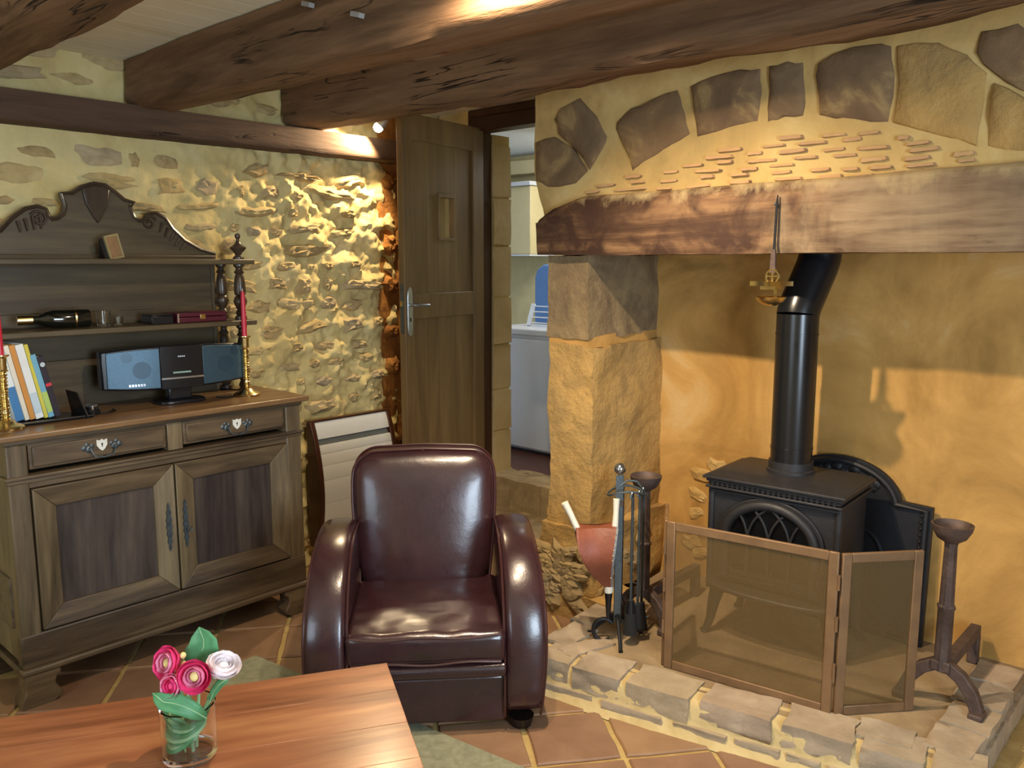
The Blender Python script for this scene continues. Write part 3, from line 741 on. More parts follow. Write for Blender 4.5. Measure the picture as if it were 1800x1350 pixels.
for k in range(5):
    a = at(285+k*10, 392+k*9, 'x', -3.6); b = at(280+k*9, 408+k*8, 'x', -3.6)
    obj('carved_flute', G().tube([(-3.597, a.y, a.z), (-3.595, b.y, b.z)], [.008, .004], 6), W_turn, crest, world=True)
for k in range(4):
    a = at(30+k*13, 388-k*4, 'x', -3.6); b = at(36+k*12, 408-k*2, 'x', -3.6)
    obj('carved_flute', G().tube([(-3.597, a.y, a.z), (-3.595, b.y, b.z)], [.008, .004], 6), W_turn, crest, world=True)
a = at(168, 345, 'x', -3.6)
obj('carved_shield', G().prism([(-.055, .03), (0, .045), (.055, .03), (.045, -.03), (.02, -.08), (0, -.11), (-.02, -.08), (-.045, -.03)], lambda p, q, d: (d, a.y+p, a.z+q), -3.604, -3.588), W_turn, crest, world=True, bevel=.006)
P('crest_foot', G().box(BK+.012, HY0+.02, 1.612, -3.59, 1.93, 1.632), W_dark, bevel=.004)

# ------------------------------------------------ things on the sideboard
M_brass = plain('polished_brass', '#d6bf88', .22, 1, .5, .12, 30, .06)
M_candle = plain('red_candle_wax', '#b32338', .35, 0, .5, .06, 10, 0)
cs = thing('candlestick', 'turned brass candlestick beside the radio at the right end of the sideboard', 'candlestick', (-3.375, 1.935, 1.0125), 0, 'brass candlesticks')
obj('base', G().lathe([(0, 0), (.056, 0), (.058, .007), (.050, .013), (.036, .018), (.026, .028), (.018, .034), (0, .034)], n=24), M_brass, cs)
pts = [(.0145+.0028*math.sin(z*520), .034+z) for z in np.linspace(0, .17, 60)]
obj('stem', G().lathe([(0, .034)]+pts+[(.022, .208), (.017, .214), (.018, .225), (0, .225)], n=18), M_brass, cs)
obj('socket', G().lathe([(0, .222), (.016, .224), (.018, .255), (.027, .262), (.027, .266), (.0125, .266), (.0125, .24), (0, .24)], n=18), M_brass, cs)
cd = thing('candle', 'red taper candle in the brass candlestick beside the radio', 'candle', (-3.375, 1.935, 1.2525), 0, 'red candles')
obj('wax', G().lathe([(0, 0), (.0115, 0), (.011, .1), (.0092, .2), (.006, .222), (0, .224)], n=14), M_candle, cd)
obj('wick', G().cyl((0, 0, .222), (.001, 0, .234), .0012, n=6), plain('wick', '#e8dfd0', .9), cd)
cs2 = dup(cs, (-3.305, .948, 1.0125), None, 'turned brass candlestick beside the row of books')
cd2 = dup(cd, (-3.305, .948, 1.2525), None, 'red taper candle standing next to the row of books')

# stereo
M_blk = plain('black_plastic', '#15161a', .25, 0, .5, .1, 20, 0)
M_grille = plain('speaker_cloth_reflected_blue', '#3d5768', .3, .45, .6, .15, 160, .15)  # blue window reflection is put into the panel colour
st = thing('stereo', 'bowed black compact stereo with speaker panels painted in reflected window blue on the sideboard', 'stereo', (-3.42, 1.645, 1.0125), math.radians(-6))
def bow(y0, y1, z0, z1, x0, depth, taper=True, n=14):
    g = G()
    for i in range(n+1):
        y = y0+(y1-y0)*i/n; u = y/.3; k = x0-.035*u*u; h = 1-.16*abs(u)**2.4 if taper else 1; zc = (z0+z1)/2
        a, b = zc+(z0-zc)*h, zc+(z1-zc)*h
        g.v += [(k, y, a), (k, y, b), (k-depth, y, b), (k-depth, y, a)]
    for i in range(n):
        for q in range(4): g.f.append((i*4+q, i*4+(q+1) % 4, (i+1)*4+(q+1) % 4, (i+1)*4+q))
    g.f += [(0, 1, 2, 3), tuple(n*4+i for i in range(4))]; return g
obj('body', bow(-.302, .302, .062, .245, .028, .06), M_blk, st, bevel=.006)
sp1 = obj('speaker_panel', bow(-.285, -.085, .07, .237, .034, .01, n=10), M_grille, st, bevel=.002)
sp2 = obj('speaker_panel', bow(.095, .285, .07, .237, .034, .01, n=10), M_grille, st, bevel=.002)
M_cone = plain('speaker_cone', '#2f4757', .35, .3)  # drivers carry the same painted blue reflection as the panels
def cone(par, y, z, r):
    u = y/.3; p0 = Vector((.034-.035*u*u, y, z)); nn = Vector((1, .0778*y*10*1.0, 0)).normalized(); obj('driver', G().cyl(p0-nn*.003, p0+nn*.0012, r, n=24), M_cone, par)
cone(sp1, -.21, .205, .022); cone(sp1, -.155, .15, .036); cone(sp2, .20, .15, .036); cone(sp2, .245, .205, .02)
cp = obj('centre_panel', bow(-.083, .093, .064, .243, .038, .02, False, 8), M_blk, st, bevel=.002)
M_silver = plain('satin_silver', '#c5ccd4', .22, .9)
obj('silver_strip', bow(-.083, .093, .105, .112, .042, .01, False, 8), M_silver, cp)
obj('display', bow(-.035, .04, .128, .135, .0388, .004, False, 6), plain('display_grey', '#7f9d93', .3), cp)
M_mark = plain('pale_print', '#b9c6d0', .4)
for k, (a, w_) in enumerate(((-.012, .006), (-.004, .006), (.004, .006), (.012, .005))): obj('mark', bow(a, a+w_, .196, .201, .0387, .002, False, 2), M_mark, cp)
for k in range(6): obj('mark', bow(-.208+k*.011, -.208+k*.011+.008, .084, .094, .0352, .002, False, 2), M_silver, sp1)
obj('stand_neck', G().box(-.03, -.05, .012, .012, .05, .075), M_blk, st, bevel=.008)
obj('stand_foot', G().prism([(.075*math.cos(t)**1 if False else .07*math.copysign(abs(math.cos(t))**.6, math.cos(t)), .105*math.copysign(abs(math.sin(t))**.6, math.sin(t))) for t in np.linspace(0, 2*PI, 33)[:-1]], lambda a, b, d: (a-.01, b, d), 0, .014), M_blk, st, bevel=.004)
tag(obj('power_cable', G().tube([(-3.40, 1.80, 1.017), (-3.36, 1.84, 1.016), (-3.40, 1.90, 1.016), (-3.45, 1.95, 1.016), (-3.52, 1.98, 1.016), (-3.6, 1.93, 1.017)], .0035, 6), M_blk), 'thin black cable trailing behind the candlestick near the stereo', 'cable')

# books leaning against a black tray rack
bk = [('white and blue paperback at the left end of the book row', '#d9e2e6', .030, '#3f79b0'), ('pale cream paperback second in the book row', '#dcd8cb', .016, '#cfd6d6'), ('orange-spined paperback in the middle of the row', '#c98d47', .018, '#d79a52'),
      ('thick white paperback right of the orange book', '#dfe6ea', .028, '#bcd0de'), ('slim yellow-spined book beside the thick white one', '#c9bf4e', .013, '#b8b45a'), ('shorter light blue booklet leaning in the book row', '#6fa8c4', .020, '#a9c46c'), ('dark notebook with red band at the right end of the row', '#2a2430', .022, '#241f2b')]
yb = 1.0; lean = math.radians(11)
for k, (lab, colr, th, c2) in enumerate(bk):
    hgt = .285 if k < 5 else .245-.008*(k-5); dep = .17
    b = thing('book', lab, 'book', (-3.375, yb, 1.022), 0, 'books leaning on the sideboard')
    b.rotation_euler = (lean+.02*(k > 4), 0, math.radians(8))
    mc = plain('book_cover_%d' % 0, colr, .55, var=.06); mc2 = plain('book_band', c2, .55, var=.1)
    obj('cover', G().box(-dep, 0, 0, -.004, .0018, hgt).box(-dep, th-.0018, 0, -.004, th, hgt).box(-.005, 0, 0, .0, th, hgt), mc, b, bevel=.001)
    obj('pages', G().box(-dep+.004, .0018, .004, -.005, th-.0018, hgt-.004), plain('book_pages', '#d8d0bb', .9, var=.05), b)
    if k in (0, 3, 5): obj('spine_band', G().box(-.002, .0004, .0 if k == 0 else .02, .0008, th-.0004, hgt*.45 if k == 0 else .10), mc2, b)
    if k == 6:
        obj('spine_band', G().box(-.002, .0004, .12, .0009, th-.0004, .132), plain('red_band', '#c83a48', .5), b); obj('spine_badge', G().cyl((-.001, th/2, .205), (.001, th/2, .205), .009, n=14), M_mark, b)
    yb += th/math.cos(lean)+.0012
tr = thing('desk_tray', 'low black plastic tray under the leaning books', 'tray', (-3.365, 1.13, 1.0125))
obj('tray_base', G().box(-.12, -.13, 0, .05, .12, .006), M_blk, tr, bevel=.003)
obj('tray_rim', G().tube([(.05, -.13, .008), (.05, .12, .008), (-.12, .12, .008)], .005, 6), M_blk, tr)
bookend = tag(obj('bookend', G().hexa([(-3.46, 1.222, 1.0195), (-3.30, 1.222, 1.0195), (-3.30, 1.228, 1.0195), (-3.46, 1.228, 1.0195), (-3.46, 1.206, 1.11), (-3.35, 1.206, 1.11), (-3.35, 1.212, 1.11), (-3.46, 1.212, 1.11)]), M_blk), 'black plate propping up the right end of the book row', 'bookend')
cm = thing('webcam', 'small black round gadget with a shiny silver top on the sideboard', 'gadget', (-3.385, 1.27, 1.0125))
obj('body', G().lathe([(0, 0), (.03, 0), (.032, .01), (.024, .02), (.020, .032), (0, .034)], n=20), M_blk, cm)
obj('silver_top', G().lathe([(0, .032), (.022, .032), (.023, .037), (.012, .042), (0, .043)], n=20), M_silver, cm)
obj('lead', G().tube([(.02, .02, .006), (.03, .05, .005), (.0, .09, .004), (-.05, .10, .004)], .003, 6), M_blk, cm)

# on the middle shelf
M_bottle = plain('dark_bottle_glass', '#12130f', .08, 0, .6, .1, 10, 0, coat=.5)
bt = thing('wine_bottle', 'dark wine bottle lying on its side on the middle shelf', 'bottle', (-3.50, 1.2, 1.346), math.radians(-8))
g = G().lathe([(0, 0), (.033, 0), (.036, .006), (.036, .13), (.03, .155), (.016, .18), (.014, .235), (.017, .237), (.017, .248), (0, .25)], n=20)
for i, v_ in enumerate(g.v): g.v[i] = (v_[0], .125-v_[2], v_[1]+.0365)
obj('glass_body', g, M_bottle, bt)
g = G().lathe([(.0365, .05), (.0365, .056)], n=20); g.f = g.f[:-2]
for i, v_ in enumerate(g.v): g.v[i] = (v_[0], .125-v_[2], v_[1]+.0365)
obj('label_band', g, M_brass, bt)
g = G().lathe([(0, .20), (.0185, .20), (.0185, .252), (0, .253)], n=16)
for i, v_ in enumerate(g.v): g.v[i] = (v_[0], .125-v_[2], v_[1]+.0365)
obj('capsule', g, M_brass, bt)
M_glass, nt, bs = newmat('clear_glass'); setp(bs, .02, 0, .5); bs.inputs['Transmission Weight'].default_value = 1; bs.inputs['IOR'].default_value = 1.46; bs.inputs['Base Color'].default_value = (.95, .98, .98, 1)
gl = thing('glass_tumbler', 'small clear glass tumbler beside the lying bottle', 'glass', (-3.5, 1.385, 1.3455))
obj('glass_wall', G().lathe([(0, 0), (.024, 0), (.028, .06), (.0255, .06), (.022, .008), (0, .008)], n=20), M_glass, gl)
gl2 = thing('glass_cup', 'little glass cup right of the glass tumbler', 'glass', (-3.52, 1.45, 1.3455))
obj('glass_wall', G().lathe([(0, 0), (.016, 0), (.02, .035), (.018, .035), (.014, .006), (0, .006)], n=20), M_glass, gl2)
M_burg = plain('burgundy_leatherette', '#4a1826', .35, var=.1)
cb = thing('case', 'flat burgundy case with a small brass clasp on the middle shelf', 'case', (-3.50, 1.775, 1.3455), math.radians(2))
obj('bottom', G().box(-.07, -.115, 0, .06, .115, .022), M_burg, cb, bevel=.003)
obj('lid', G().box(-.07, -.115, .0235, .06, .115, .042), M_burg, cb, bevel=.004)
obj('clasp', G().box(.058, -.012, .012, .064, .012, .034), M_brass, cb, bevel=.001)
obj('edge_trim', G().box(.0595, -.1155, .002, .0615, -.108, .04), M_silver, cb)
kb = thing('box', 'black cardboard box beside the burgundy case', 'box', (-3.50, 1.605, 1.3455), math.radians(-4))
obj('carton', G().box(-.06, -.045, 0, .058, .045, .033), M_blk, kb, bevel=.002); obj('lid', G().box(-.061, -.0455, .0335, .059, .0455, .04), M_blk, kb, bevel=.002)
# card leaning on the crest
pc = thing('picture_frame', 'small tilted card in a narrow pale frame propped on the top shelf', 'frame', (-3.50, 1.455, 1.6155), math.radians(14))
pc.rotation_euler = (math.radians(12), math.radians(-4), math.radians(6))
M_fr = plain('pale_frame', '#8f8158', .5); M_card = blotch('picture_card', [(.3, '#6a4c36'), (.5, '#8a6a48'), (.7, '#a08a52')], 9, .6, 0, spec=.3)
obj('frame', G().box(-.006, -.030, 0, .006, -.023, .098).box(-.006, .023, 0, .006, .030, .098).box(-.006, -.023, 0, .006, .023, .008).box(-.006, -.023, .09, .006, .023, .098), M_fr, pc)
obj('card', G().box(-.004, -.024, .006, .003, .024, .092), M_card, pc)
obj('back_prop', G().hexa([(-.06, -.045, 0), (-.007, -.045, 0), (-.007, -.02, 0), (-.06, -.02, 0), (-.012, -.045, .09), (-.007, -.045, .09), (-.007, -.02, .09), (-.012, -.02, .09)]), M_blk, pc)

# ================================================================ wall heater, door, spot lamp
M_enamel = plain('white_enamel', '#d3d5d2', .3, 0, .5, .03, 5, 0)
ht = thing('wall_heater', 'white ribbed electric panel heater on the stone wall behind the armchair', 'heater', (-3.64, 2.68, .12))
M_mahog = wood('mahogany_side', [(.3, '#2a1710'), (.6, '#4a291a'), (.85, '#5f3a26')], 'z', 1, .35)
def hx(z): u = (z-.12)/.67; return -3.60+.075*math.sin(PI*min(1, u*.9+.1))**.9   # curved front
zs = [.135, .25, .37, .49, .565, .625, .668, .70, .785]
for k in range(len(zs)-1):
    if k == 6: continue
    g = G(); a, b = zs[k]+.0005, zs[k+1]-.0005
    for i in range(6):
        z = a+(b-a)*i/5; e = .0012 if i in (0, 5) else 0
        for y in (2.435, 2.90): g.v += [(hx(z)-e, y, z), (-3.625, y, z)]
    for i in range(5):
        p = i*4; q = p+4; g.f += [(p, p+2, q+2, q), (p+1, q+1, q+3, p+3), (p, q, q+1, p+1), (p+2, p+3, q+3, q+2)]
    g.f += [(0, 1, 3, 2), (20, 22, 23, 21)]
    obj('slat', g, M_enamel, ht, world=True)
g = G()
for y in (2.44, 2.895): g.v += [(hx(.66)-.012, y, .666), (hx(.70)-.02, y, .702), (-3.625, y, .702), (-3.625, y, .666)]
g.f = [(0, 1, 2, 3), (7, 6, 5, 4)]+[(i, (i+1) % 4, 4+(i+1) % 4, 4+i) for i in range(4)]
obj('air_slot', g, plain('slot_grey', '#6f7472', .5), ht, world=True)
for y0_, y1_ in ((2.405, 2.433), (2.902, 2.93)):
    n = 14; out = [(hx(.125+.665*i/n)+.004, .125+.665*i/n) for i in range(n+1)]+[(-3.63, .79), (-3.63, .125)]
    obj('side_frame', G().prism(out, lambda a, b, d: (a, d, b), y0_, y1_), M_mahog, ht, world=True, bevel=.004)
obj('wall_bracket', G().box(-3.69, 2.5, .2, -3.625, 2.84, .72), M_blk, ht, world=True)
obj('top_cap', G().box(-3.63, 2.41, .786, hx(.785)+.002, 2.925, .794), M_mahog, ht, world=True)

# open door leaf
dd = Vector((-3.40, 3.455, 0))-Vector((-3.29, 2.735, 0)); ang = math.atan2(dd.y, dd.x)
door_ = struct(bpy.data.objects.new('door_1', None)); C.objects.link(door_); door_.location = (-3.285, 2.735, .02); door_.rotation_euler = (0, 0, ang)
L = dd.length; H0, H1 = 0.34, 2.345   # local x along the leaf, -y faces the room
H0 = .02; zl = 2.32
F = lambda n, g, m=M_door, par=door_, **k: obj(n, g, m, par, **k)
F('stile', G().box(.042, -.02, H0, .115, .02, zl), bevel=.003); F('stile', G().box(L-.10, -.02, H0, L, .02, zl), bevel=.003)
F('rail', G().box(.115, -.018, 2.19, L-.10, .018, zl), bevel=.003); F('rail', G().box(.115, -.018, 1.29, L-.10, .018, 1.42), bevel=.003)
F('rail', G().box(.115, -.018, H0, L-.10, .018, .22), bevel=.003)
wx0, wx1, wz0, wz1 = .325, .47, 1.70, 1.93
xs = [.115, .235, .325, .47, L-.10]
for k in range(4):
    if k == 2:
        F('plank', G().box(xs[k]+.001, -.008, 1.42, xs[k+1]-.001, .010, wz0)); F('plank', G().box(xs[k]+.001, -.008, wz1, xs[k+1]-.001, .010, 2.19))
    else: F('plank', G().box(xs[k]+.001, -.008, 1.42, xs[k+1]-.001, .010, 2.19))
    F('plank', G().box(xs[k]+.001, -.008, .22, xs[k+1]-.001, .010, 1.29))
F('window_frame', G().box(wx0, -.02, wz0, wx0+.012, .02, wz1).box(wx1-.012, -.02, wz0, wx1, .02, wz1).box(wx0, -.02, wz0-.004, wx1, .02, wz0+.01).box(wx0, -.022, wz1-.01, wx1, .02, wz1+.012), bevel=.002)
F('pane', G().box(wx0+.012, -.001, wz0+.01, wx1-.012, .003, wz1-.01), M_glass)
M_chrome = plain('brushed_steel', '#b9c2c8', .28, .9)
hp_ = F('handle_plate', G().prism([(.02*math.copysign(abs(math.cos(t))**.7, math.cos(t)), .125*math.copysign(abs(math.sin(t))**.45, math.sin(t))) for t in np.linspace(0, 2*PI, 25)[:-1]], lambda a, b, d: (.074+a, d, 1.33+b), -.027, -.02), M_chrome, bevel=.002)
F('lever', G().tube([(.074, -.026, 1.365), (.074, -.06, 1.365), (.09, -.068, 1.365), (.175, -.068, 1.362)], [.009, .008, .008, .007], 10), M_chrome, hp_)
F('keyhole', G().box(.070, -.0285, 1.28, .078, -.026, 1.30), M_blackhole, hp_)
F('lock_edge', G().box(.040, -.009, 1.22, .043, .009, 1.47), M_iron); F('latch', G().box(.032, -.006, 1.36, .043, .006, 1.385), M_brass)
# spot lamp at the end of the wall beam
M_spotbody = plain('spot_body', '#c9c2b4', .3, .6)
def spot(lab, p, aim, lit):
    s = thing('spot_lamp', lab, 'lamp', p); d = (Vector(aim)-Vector(p)).normalized()
    obj('spot_housing', G().tube([Vector(p)*0-d*.05, Vector(p)*0-d*.045, -d*.0, d*.004], [.012, .022, .026, .026], 16, cap=False), M_spotbody, s)
    obj('stem', G().tube([-d*.045, -d*.05+Vector((0, 0, .04)), -d*.03+Vector((0, 0, .10))], .005, 8), M_spotbody, s)
    obj('bulb', G().ball(d*.012, .025, 14, 8), emis('lit_bulb', '#fff1d0', lit), s)
    return s
spot('small lit halogen spot above the open door by the stone wall', (-3.50, 2.825, 2.296), (-3.7, 2.5, 1.9), 30)

# ================================================================ ARMCHAIR
M_leather, nt, bs = newmat('oxblood_leather'); setp(bs, .27, 0, .55, .25, .12)
v = texco(nt); nt.links.new(ramp(nt, noi(nt, v, 5, 5, .6, .4), [(.3, '#29161a'), (.7, '#3a2125')]), bs.inputs['Base Color'])
vo = nt.nodes.new('ShaderNodeTexVoronoi'); vo.inputs['Scale'].default_value = 260; nt.links.new(v, vo.inputs['Vector'])
bump(nt, bs, math_(nt, 'ADD', math_(nt, 'MULTIPLY', noi(nt, v, 9, 3), 3.), math_(nt, 'MULTIPLY', vo.outputs[0], .25)), .10, .006)
M_pip = plain('leather_piping', '#3a1c1c', .3, 0, .6, .1, 40, 0, .3)
M_blackwood = plain('black_wood_foot', '#17110e', .4)
bkv = Vector((-.674, .738, 0))
cpos = rt*(-.287)+bkv*2.645; CA = YAW+math.radians(5)
ch = thing('armchair', 'dark brown leather club armchair with rounded arms facing the coffee table', 'armchair', (cpos.x, cpos.y, .006), CA)
def softbox(x0, x1, y0, y1, z0, z1, step=.05, bulge=(0, 0, 0), shape=None):
    g = G().gridbox((x0, y0, z0), (x1, y1, z1), step); cx, cy, cz = (x0+x1)/2, (y0+y1)/2, (z0+z1)/2; hx_, hy_, hz_ = (x1-x0)/2, (y1-y0)/2, (z1-z0)/2
    for i, (x, y, z) in enumerate(g.v):
        u, v_, t = (x-cx)/hx_, (y-cy)/hy_, (z-cz)/hz_
        e = lambda a: max(0, 1-a**4)
        x += bulge[0]*u*e(v_)*e(t); y += bulge[1]*v_*e(u)*e(t); z += bulge[2]*t*e(u)*e(v_)
        if shape: x, y, z = shape(x, y, z, u, v_, t)
        g.v[i] = (x, y, z)
    return g
obj('front_panel', softbox(-.27, .27, .012, .70, .035, .205, .06, (0, .006, 0)), M_leather, ch, bevel=.012, seg=3)
g = G(); n = 24
rl = [( .006-.024*math.cos(a), .230+.026*math.sin(a)) for a in np.linspace(-PI/2, PI/2, 9)]+[(.3, .256), (.3, .208)]
g.prism(rl, lambda a, b, d: (d, a, b), -.268, .268); obj('front_roll', g, M_leather, ch, bevel=.006)
wr = lambda x, y, z, u, v_, t: (x, y, z+(.010*noise.noise(Vector((x*7, y*7, 1)))+.008*noise.noise(Vector((x*16, y*22, 3)))*(1 if v_ < 0 else .4)+.012*max(0, 1-((v_+.1)/.7)**2)*(1-u*u) if t > .9 else 0))
sc_ = obj('seat_cushion', softbox(-.268, .268, -.012, .52, .258, .368, .03, (0, .010, .012), wr), M_leather, ch, bevel=.022, seg=4, ang=50)
def ring(pts, r, par, name='piping'): return obj(name, G().tube(pts, r, 6, closed=True), M_pip, par)
for zz in (.272, .362):
    pts = [(x, -.017-.010*(1-(x/.27)**4), zz+.004*math.sin(x*23+zz*40)) for x in np.linspace(-.25, .25, 24)]
    obj('piping', G().tube(pts, .0042, 6), M_pip, sc_)
# arms: rounded slabs whose front sweeps up and back in a quarter arc
prof = [(.0, .035), (-.006, .12), (-.004, .20), (.004, .28), (.022, .355), (.052, .425), (.095, .487), (.15, .538), (.215, .575), (.29, .598), (.37, .606), (.45, .603), (.53, .592), (.62, .570), (.70, .54), (.735, .50), (.74, .40), (.74, .20), (.74, .035)]
def arm(s):
    g = G(); m = len(prof); layers = [(.262, 0), (.272, .010), (.30, .016), (.335, .018), (.365, .015), (.385, .008), (.395, 0)]
    for xo, puff in layers:
        k = 0
        for i, (y, z) in enumerate(prof):
            a = prof[max(0, i-1)]; b = prof[min(m-1, i+1)]; t = Vector((b[0]-a[0], b[1]-a[1])).normalized(); nn = (-t.y, t.x)
            if i >= m-3: nn = (0, 0)
            bul = .022*math.sin(PI*min(1, max(0, (z-.05)/.6)))*(xo-.262)/.133
            g.v.append((s*(xo+bul), y+nn[0]*puff if z > .036 else y, z+(nn[1]*puff if z > .036 else 0)))
    L_ = len(layers)
    for l in range(L_-1):
        for i in range(m): g.f.append((l*m+i, l*m+(i+1) % m, (l+1)*m+(i+1) % m, (l+1)*m+i))
    g.f.append(tuple(range(m))); g.f.append(tuple((L_-1)*m+i for i in range(m)))
    a = obj('arm', g, M_leather, ch, sub=1, ang=70)
    for xo in (.262, .395):
        pts = []
        for (y, z) in prof[:-3]:
            bul = .022*math.sin(PI*min(1, max(0, (z-.05)/.6)))*(xo-.262)/.133
            pts.append((s*(xo+bul-(.008 if xo > .3 else -.002)), y-.001, max(z, .06)))
        obj('piping', G().tube(pts, .0045, 6), M_pip, a)
    # stitched seams beside the piping
    return a
arm(-1); arm(1)
# back: rounded cushion leaning back
out = []
def bo(sx=1.0, sz=1.0, n=10):
    P_ = [(-.245, .30)]
    P_ += [(-.258, .42), (-.272, .55), (-.280, .67), (-.280, .745)]
    for t in np.linspace(PI, PI/2, n): P_.append((-.180+.098*math.cos(t), .767+.090*math.sin(t)))
    P_ += [(-.09, .861), (0, .864)]
    return [(x-.010, z) for x, z in P_+[(-x, z) for x, z in P_[-2::-1]]]
B = bo(); m = len(B); g = G()
def lean(y, z): return y-.10+(z-.30)*.20
cz = .56
for s_, y in ((.97, .70), (1.0, .675), (1.0, .60), (.985, .578), (.93, .560), (.80, .545), (.55, .535), (.28, .531)):
    for x, z in B: g.v.append((x*s_, lean(y, cz+(z-cz)*s_), cz+(z-cz)*s_))
for l in range(7):
    for i in range(m): g.f.append((l*m+i, l*m+(i+1) % m, (l+1)*m+(i+1) % m, (l+1)*m+i))
g.f.append(tuple(range(m))); g.f.append(tuple(7*m+i for i in range(m)))
bk_ = obj('backrest', g, M_leather, ch, sub=1, ang=75)
for y, r in ((.585, .0055), (.672, .005)): obj('piping', G().tube([(x*1.003, lean(y, z), z*1.003-.0015) for x, z in B], r, 6), M_pip, bk_)
for x in (-.325, .325):
    for y in (.05, .68): obj('foot', G().lathe([(0, -.006+.006), (.036, 0), (.045, .036), (0, .036)], (x, y, -.0), 14), M_blackwood, ch)

# ================================================================ TABLE, RUG, VASE
M_rug = blotch('grey_green_rug', [(.3, '#7d7d66'), (.7, '#9a9a80')], 30, .95, .6, 180, .004)
ra = math.atan2(.16, 1.27)
rug = tag(obj('rug', G().box(0, -1.2, .0, 2.1, 0, .006), M_rug, bevel=.002), 'flat grey-green rug under the coffee table and the armchair', 'rug'); rug.location = (-2.95, 1.675, .0062); rug.rotation_euler = (0, 0, ra)
TC = Vector((-1.811, 1.444, 0)); ea = Vector((-.501, -.865, 0)); eb = Vector((.865, -.501, 0))
tbl = thing('coffee_table', 'reddish brown plank coffee table with a vase of flowers on it', 'table', TC, math.atan2(ea.y, ea.x))
# local: +x along the grain away from the corner, +y across (towards the camera)
M_table = wood('acacia_top', [(.28, '#4f2a1b'), (.42, '#7d4a2d'), (.52, '#9c6240'), (.62, '#b27a50'), (.78, '#c4935f')], 'x', .6, .30, .12, .5, .1)
sy = 1
for k, (a, b) in enumerate(((0, .16), (.1603, .33), (.3303, .49), (.4903, .66))):
    obj('plank', G().box(0, a, .412, 1.25, b, .45), M_table, tbl, bevel=.0012)
for x in (.07, 1.18):
    for y in (.07, .59): obj('leg', G().hexa([(x-.03, y-.03, .012), (x+.03, y-.03, .012), (x+.03, y+.03, .012), (x-.03, y+.03, .012), (x-.04, y-.04, .412), (x+.04, y-.04, .412), (x+.04, y+.04, .412), (x-.04, y+.04, .412)]), M_table, tbl, bevel=.004)
obj('apron', G().box(.06, .05, .33, 1.19, .07, .411), M_table, tbl); obj('apron', G().box(.06, .59, .33, 1.19, .61, .411), M_table, tbl)
obj('apron', G().box(.05, .06, .33, .07, .60, .411), M_table, tbl); obj('apron', G().box(1.18, .06, .33, 1.20, .60, .411), M_table, tbl)
VC = Vector((-1.79, .836, .4505))
va = thing('glass_vase', 'clear cylindrical glass vase holding flowers on the coffee table', 'vase', VC)
VR, VH = .061, .132
obj('glass_wall', G().lathe([(0, 0), (VR-.006, 0), (VR, .006), (VR+.002, VH), (VR-.0025, VH), (VR-.005, .020), (VR-.012, .016), (0, .016)], n=40), M_glass, va)
def pl(x, y, off=0):   # point on the upright plane through the vase that faces along the view
    d = ray(x, y); nrm = Vector((fw.x, fw.y, 0)).normalized(); c0 = Vector((0, 0, EYE))
    return c0+d*(((VC-c0).dot(nrm)+off)/d.dot(nrm))
M_green = plain('leaf_green', '#4f8a5c', .5, 0, .4, .25, 18, .1); M_pgreen = plain('pale_stem_green', '#8fb583', .5, 0, .4, .2, 20, .1)
M_pink = plain('hot_pink_petal', '#f04a86', .55, 0, .3, .15, 30, .1); M_pink2 = plain('rose_pink_petal', '#f79ab9', .55, 0, .3, .15, 30, .1)
M_white = plain('blush_white_petal', '#fbf1f4', .55, 0, .3, .06, 30, .1); M_core = plain('buttery_flower_core', '#e6cf8d', .6, 0, .3, .15, 60, .2)
def petal(r, half, cup, curl, nu=6, nv=5):
    """a curved petal: part of a cup of radius r, spanning +-half angle"""
    g = G()
    for j in range(nv+1):
        t = j/nv; th = cup*t
        for i in range(nu+1):
            u = -1+2*i/nu; wdt = half*(.6+.85*math.sin(PI*(.12+.60*t)))*(1 if t < .95 else .85)
            a = u*wdt; rr = r*(math.sin(th)+(.08*curl*t*t)); zz = r*(1-math.cos(th))-r*.12*(u*u)*t+.05*r*math.sin(5*u)*t
            g.v.append((rr*math.cos(a), rr*math.sin(a), zz))
    for j in range(nv):
        for i in range(nu): a = j*(nu+1)+i; g.f.append((a, a+1, a+nu+2, a+nu+1))
    return g
def flower(lab, px_, py_, off, R, aim, m_out, m_in, core, base):
    p = pl(px_, py_, off); f = thing('flower', lab, 'flower', base, 0, 'flowers in the glass vase')
    d = Vector(aim).normalized(); q = d.to_track_quat('Z', 'Y').to_matrix().to_4x4(); T_ = Matrix.Translation(p-Vector(base)-d*R*.5) @ q
    for L_, (sr, npt, cup, mt) in enumerate(((1.0, 7, 1.45, m_out), (.84, 6, 1.75, m_out), (.66, 6, 2.0, m_in), (.47, 5, 2.2, m_in))):
        for k in range(npt):
            gg = petal(R*sr, PI/npt*1.5, cup, 1.2 if L_ < 2 else 0).xf(T_ @ Matrix.Rotation(2*PI*k/npt+L_*.5, 4, 'Z') @ Matrix.Translation((0, 0, R*.07*L_)))
            o = obj('petal', gg, mt, f, ang=80)
    obj('core', G().ball((0, 0, R*.62), R*.34, 12, 8, (1, 1, .8)).xf(T_), core, f)
    obj('calyx', G().lathe([(0, -.006), (.006, -.004), (R*.45, .004), (R*.3, .008), (0, .006)], n=10).xf(T_), M_pgreen, f)
    s0 = p-Vector(base)-d*R*.5; b0 = Vector((0, 0, 0)); mid = Vector((s0.x*.55, s0.y*.55, .10))
    obj('stem', G().tube([s0, s0*.75+mid*.25-d*.005, mid, Vector((s0.x*.1, s0.y*.1, .05)), b0], .0036, 7), M_pgreen, f)
    return f
tc = -Vector((fw.x, fw.y, 0)).normalized()   # towards the camera
def fb(k): return VC+Vector((.016*math.cos(k*1.3), .016*math.sin(k*1.3), .019))
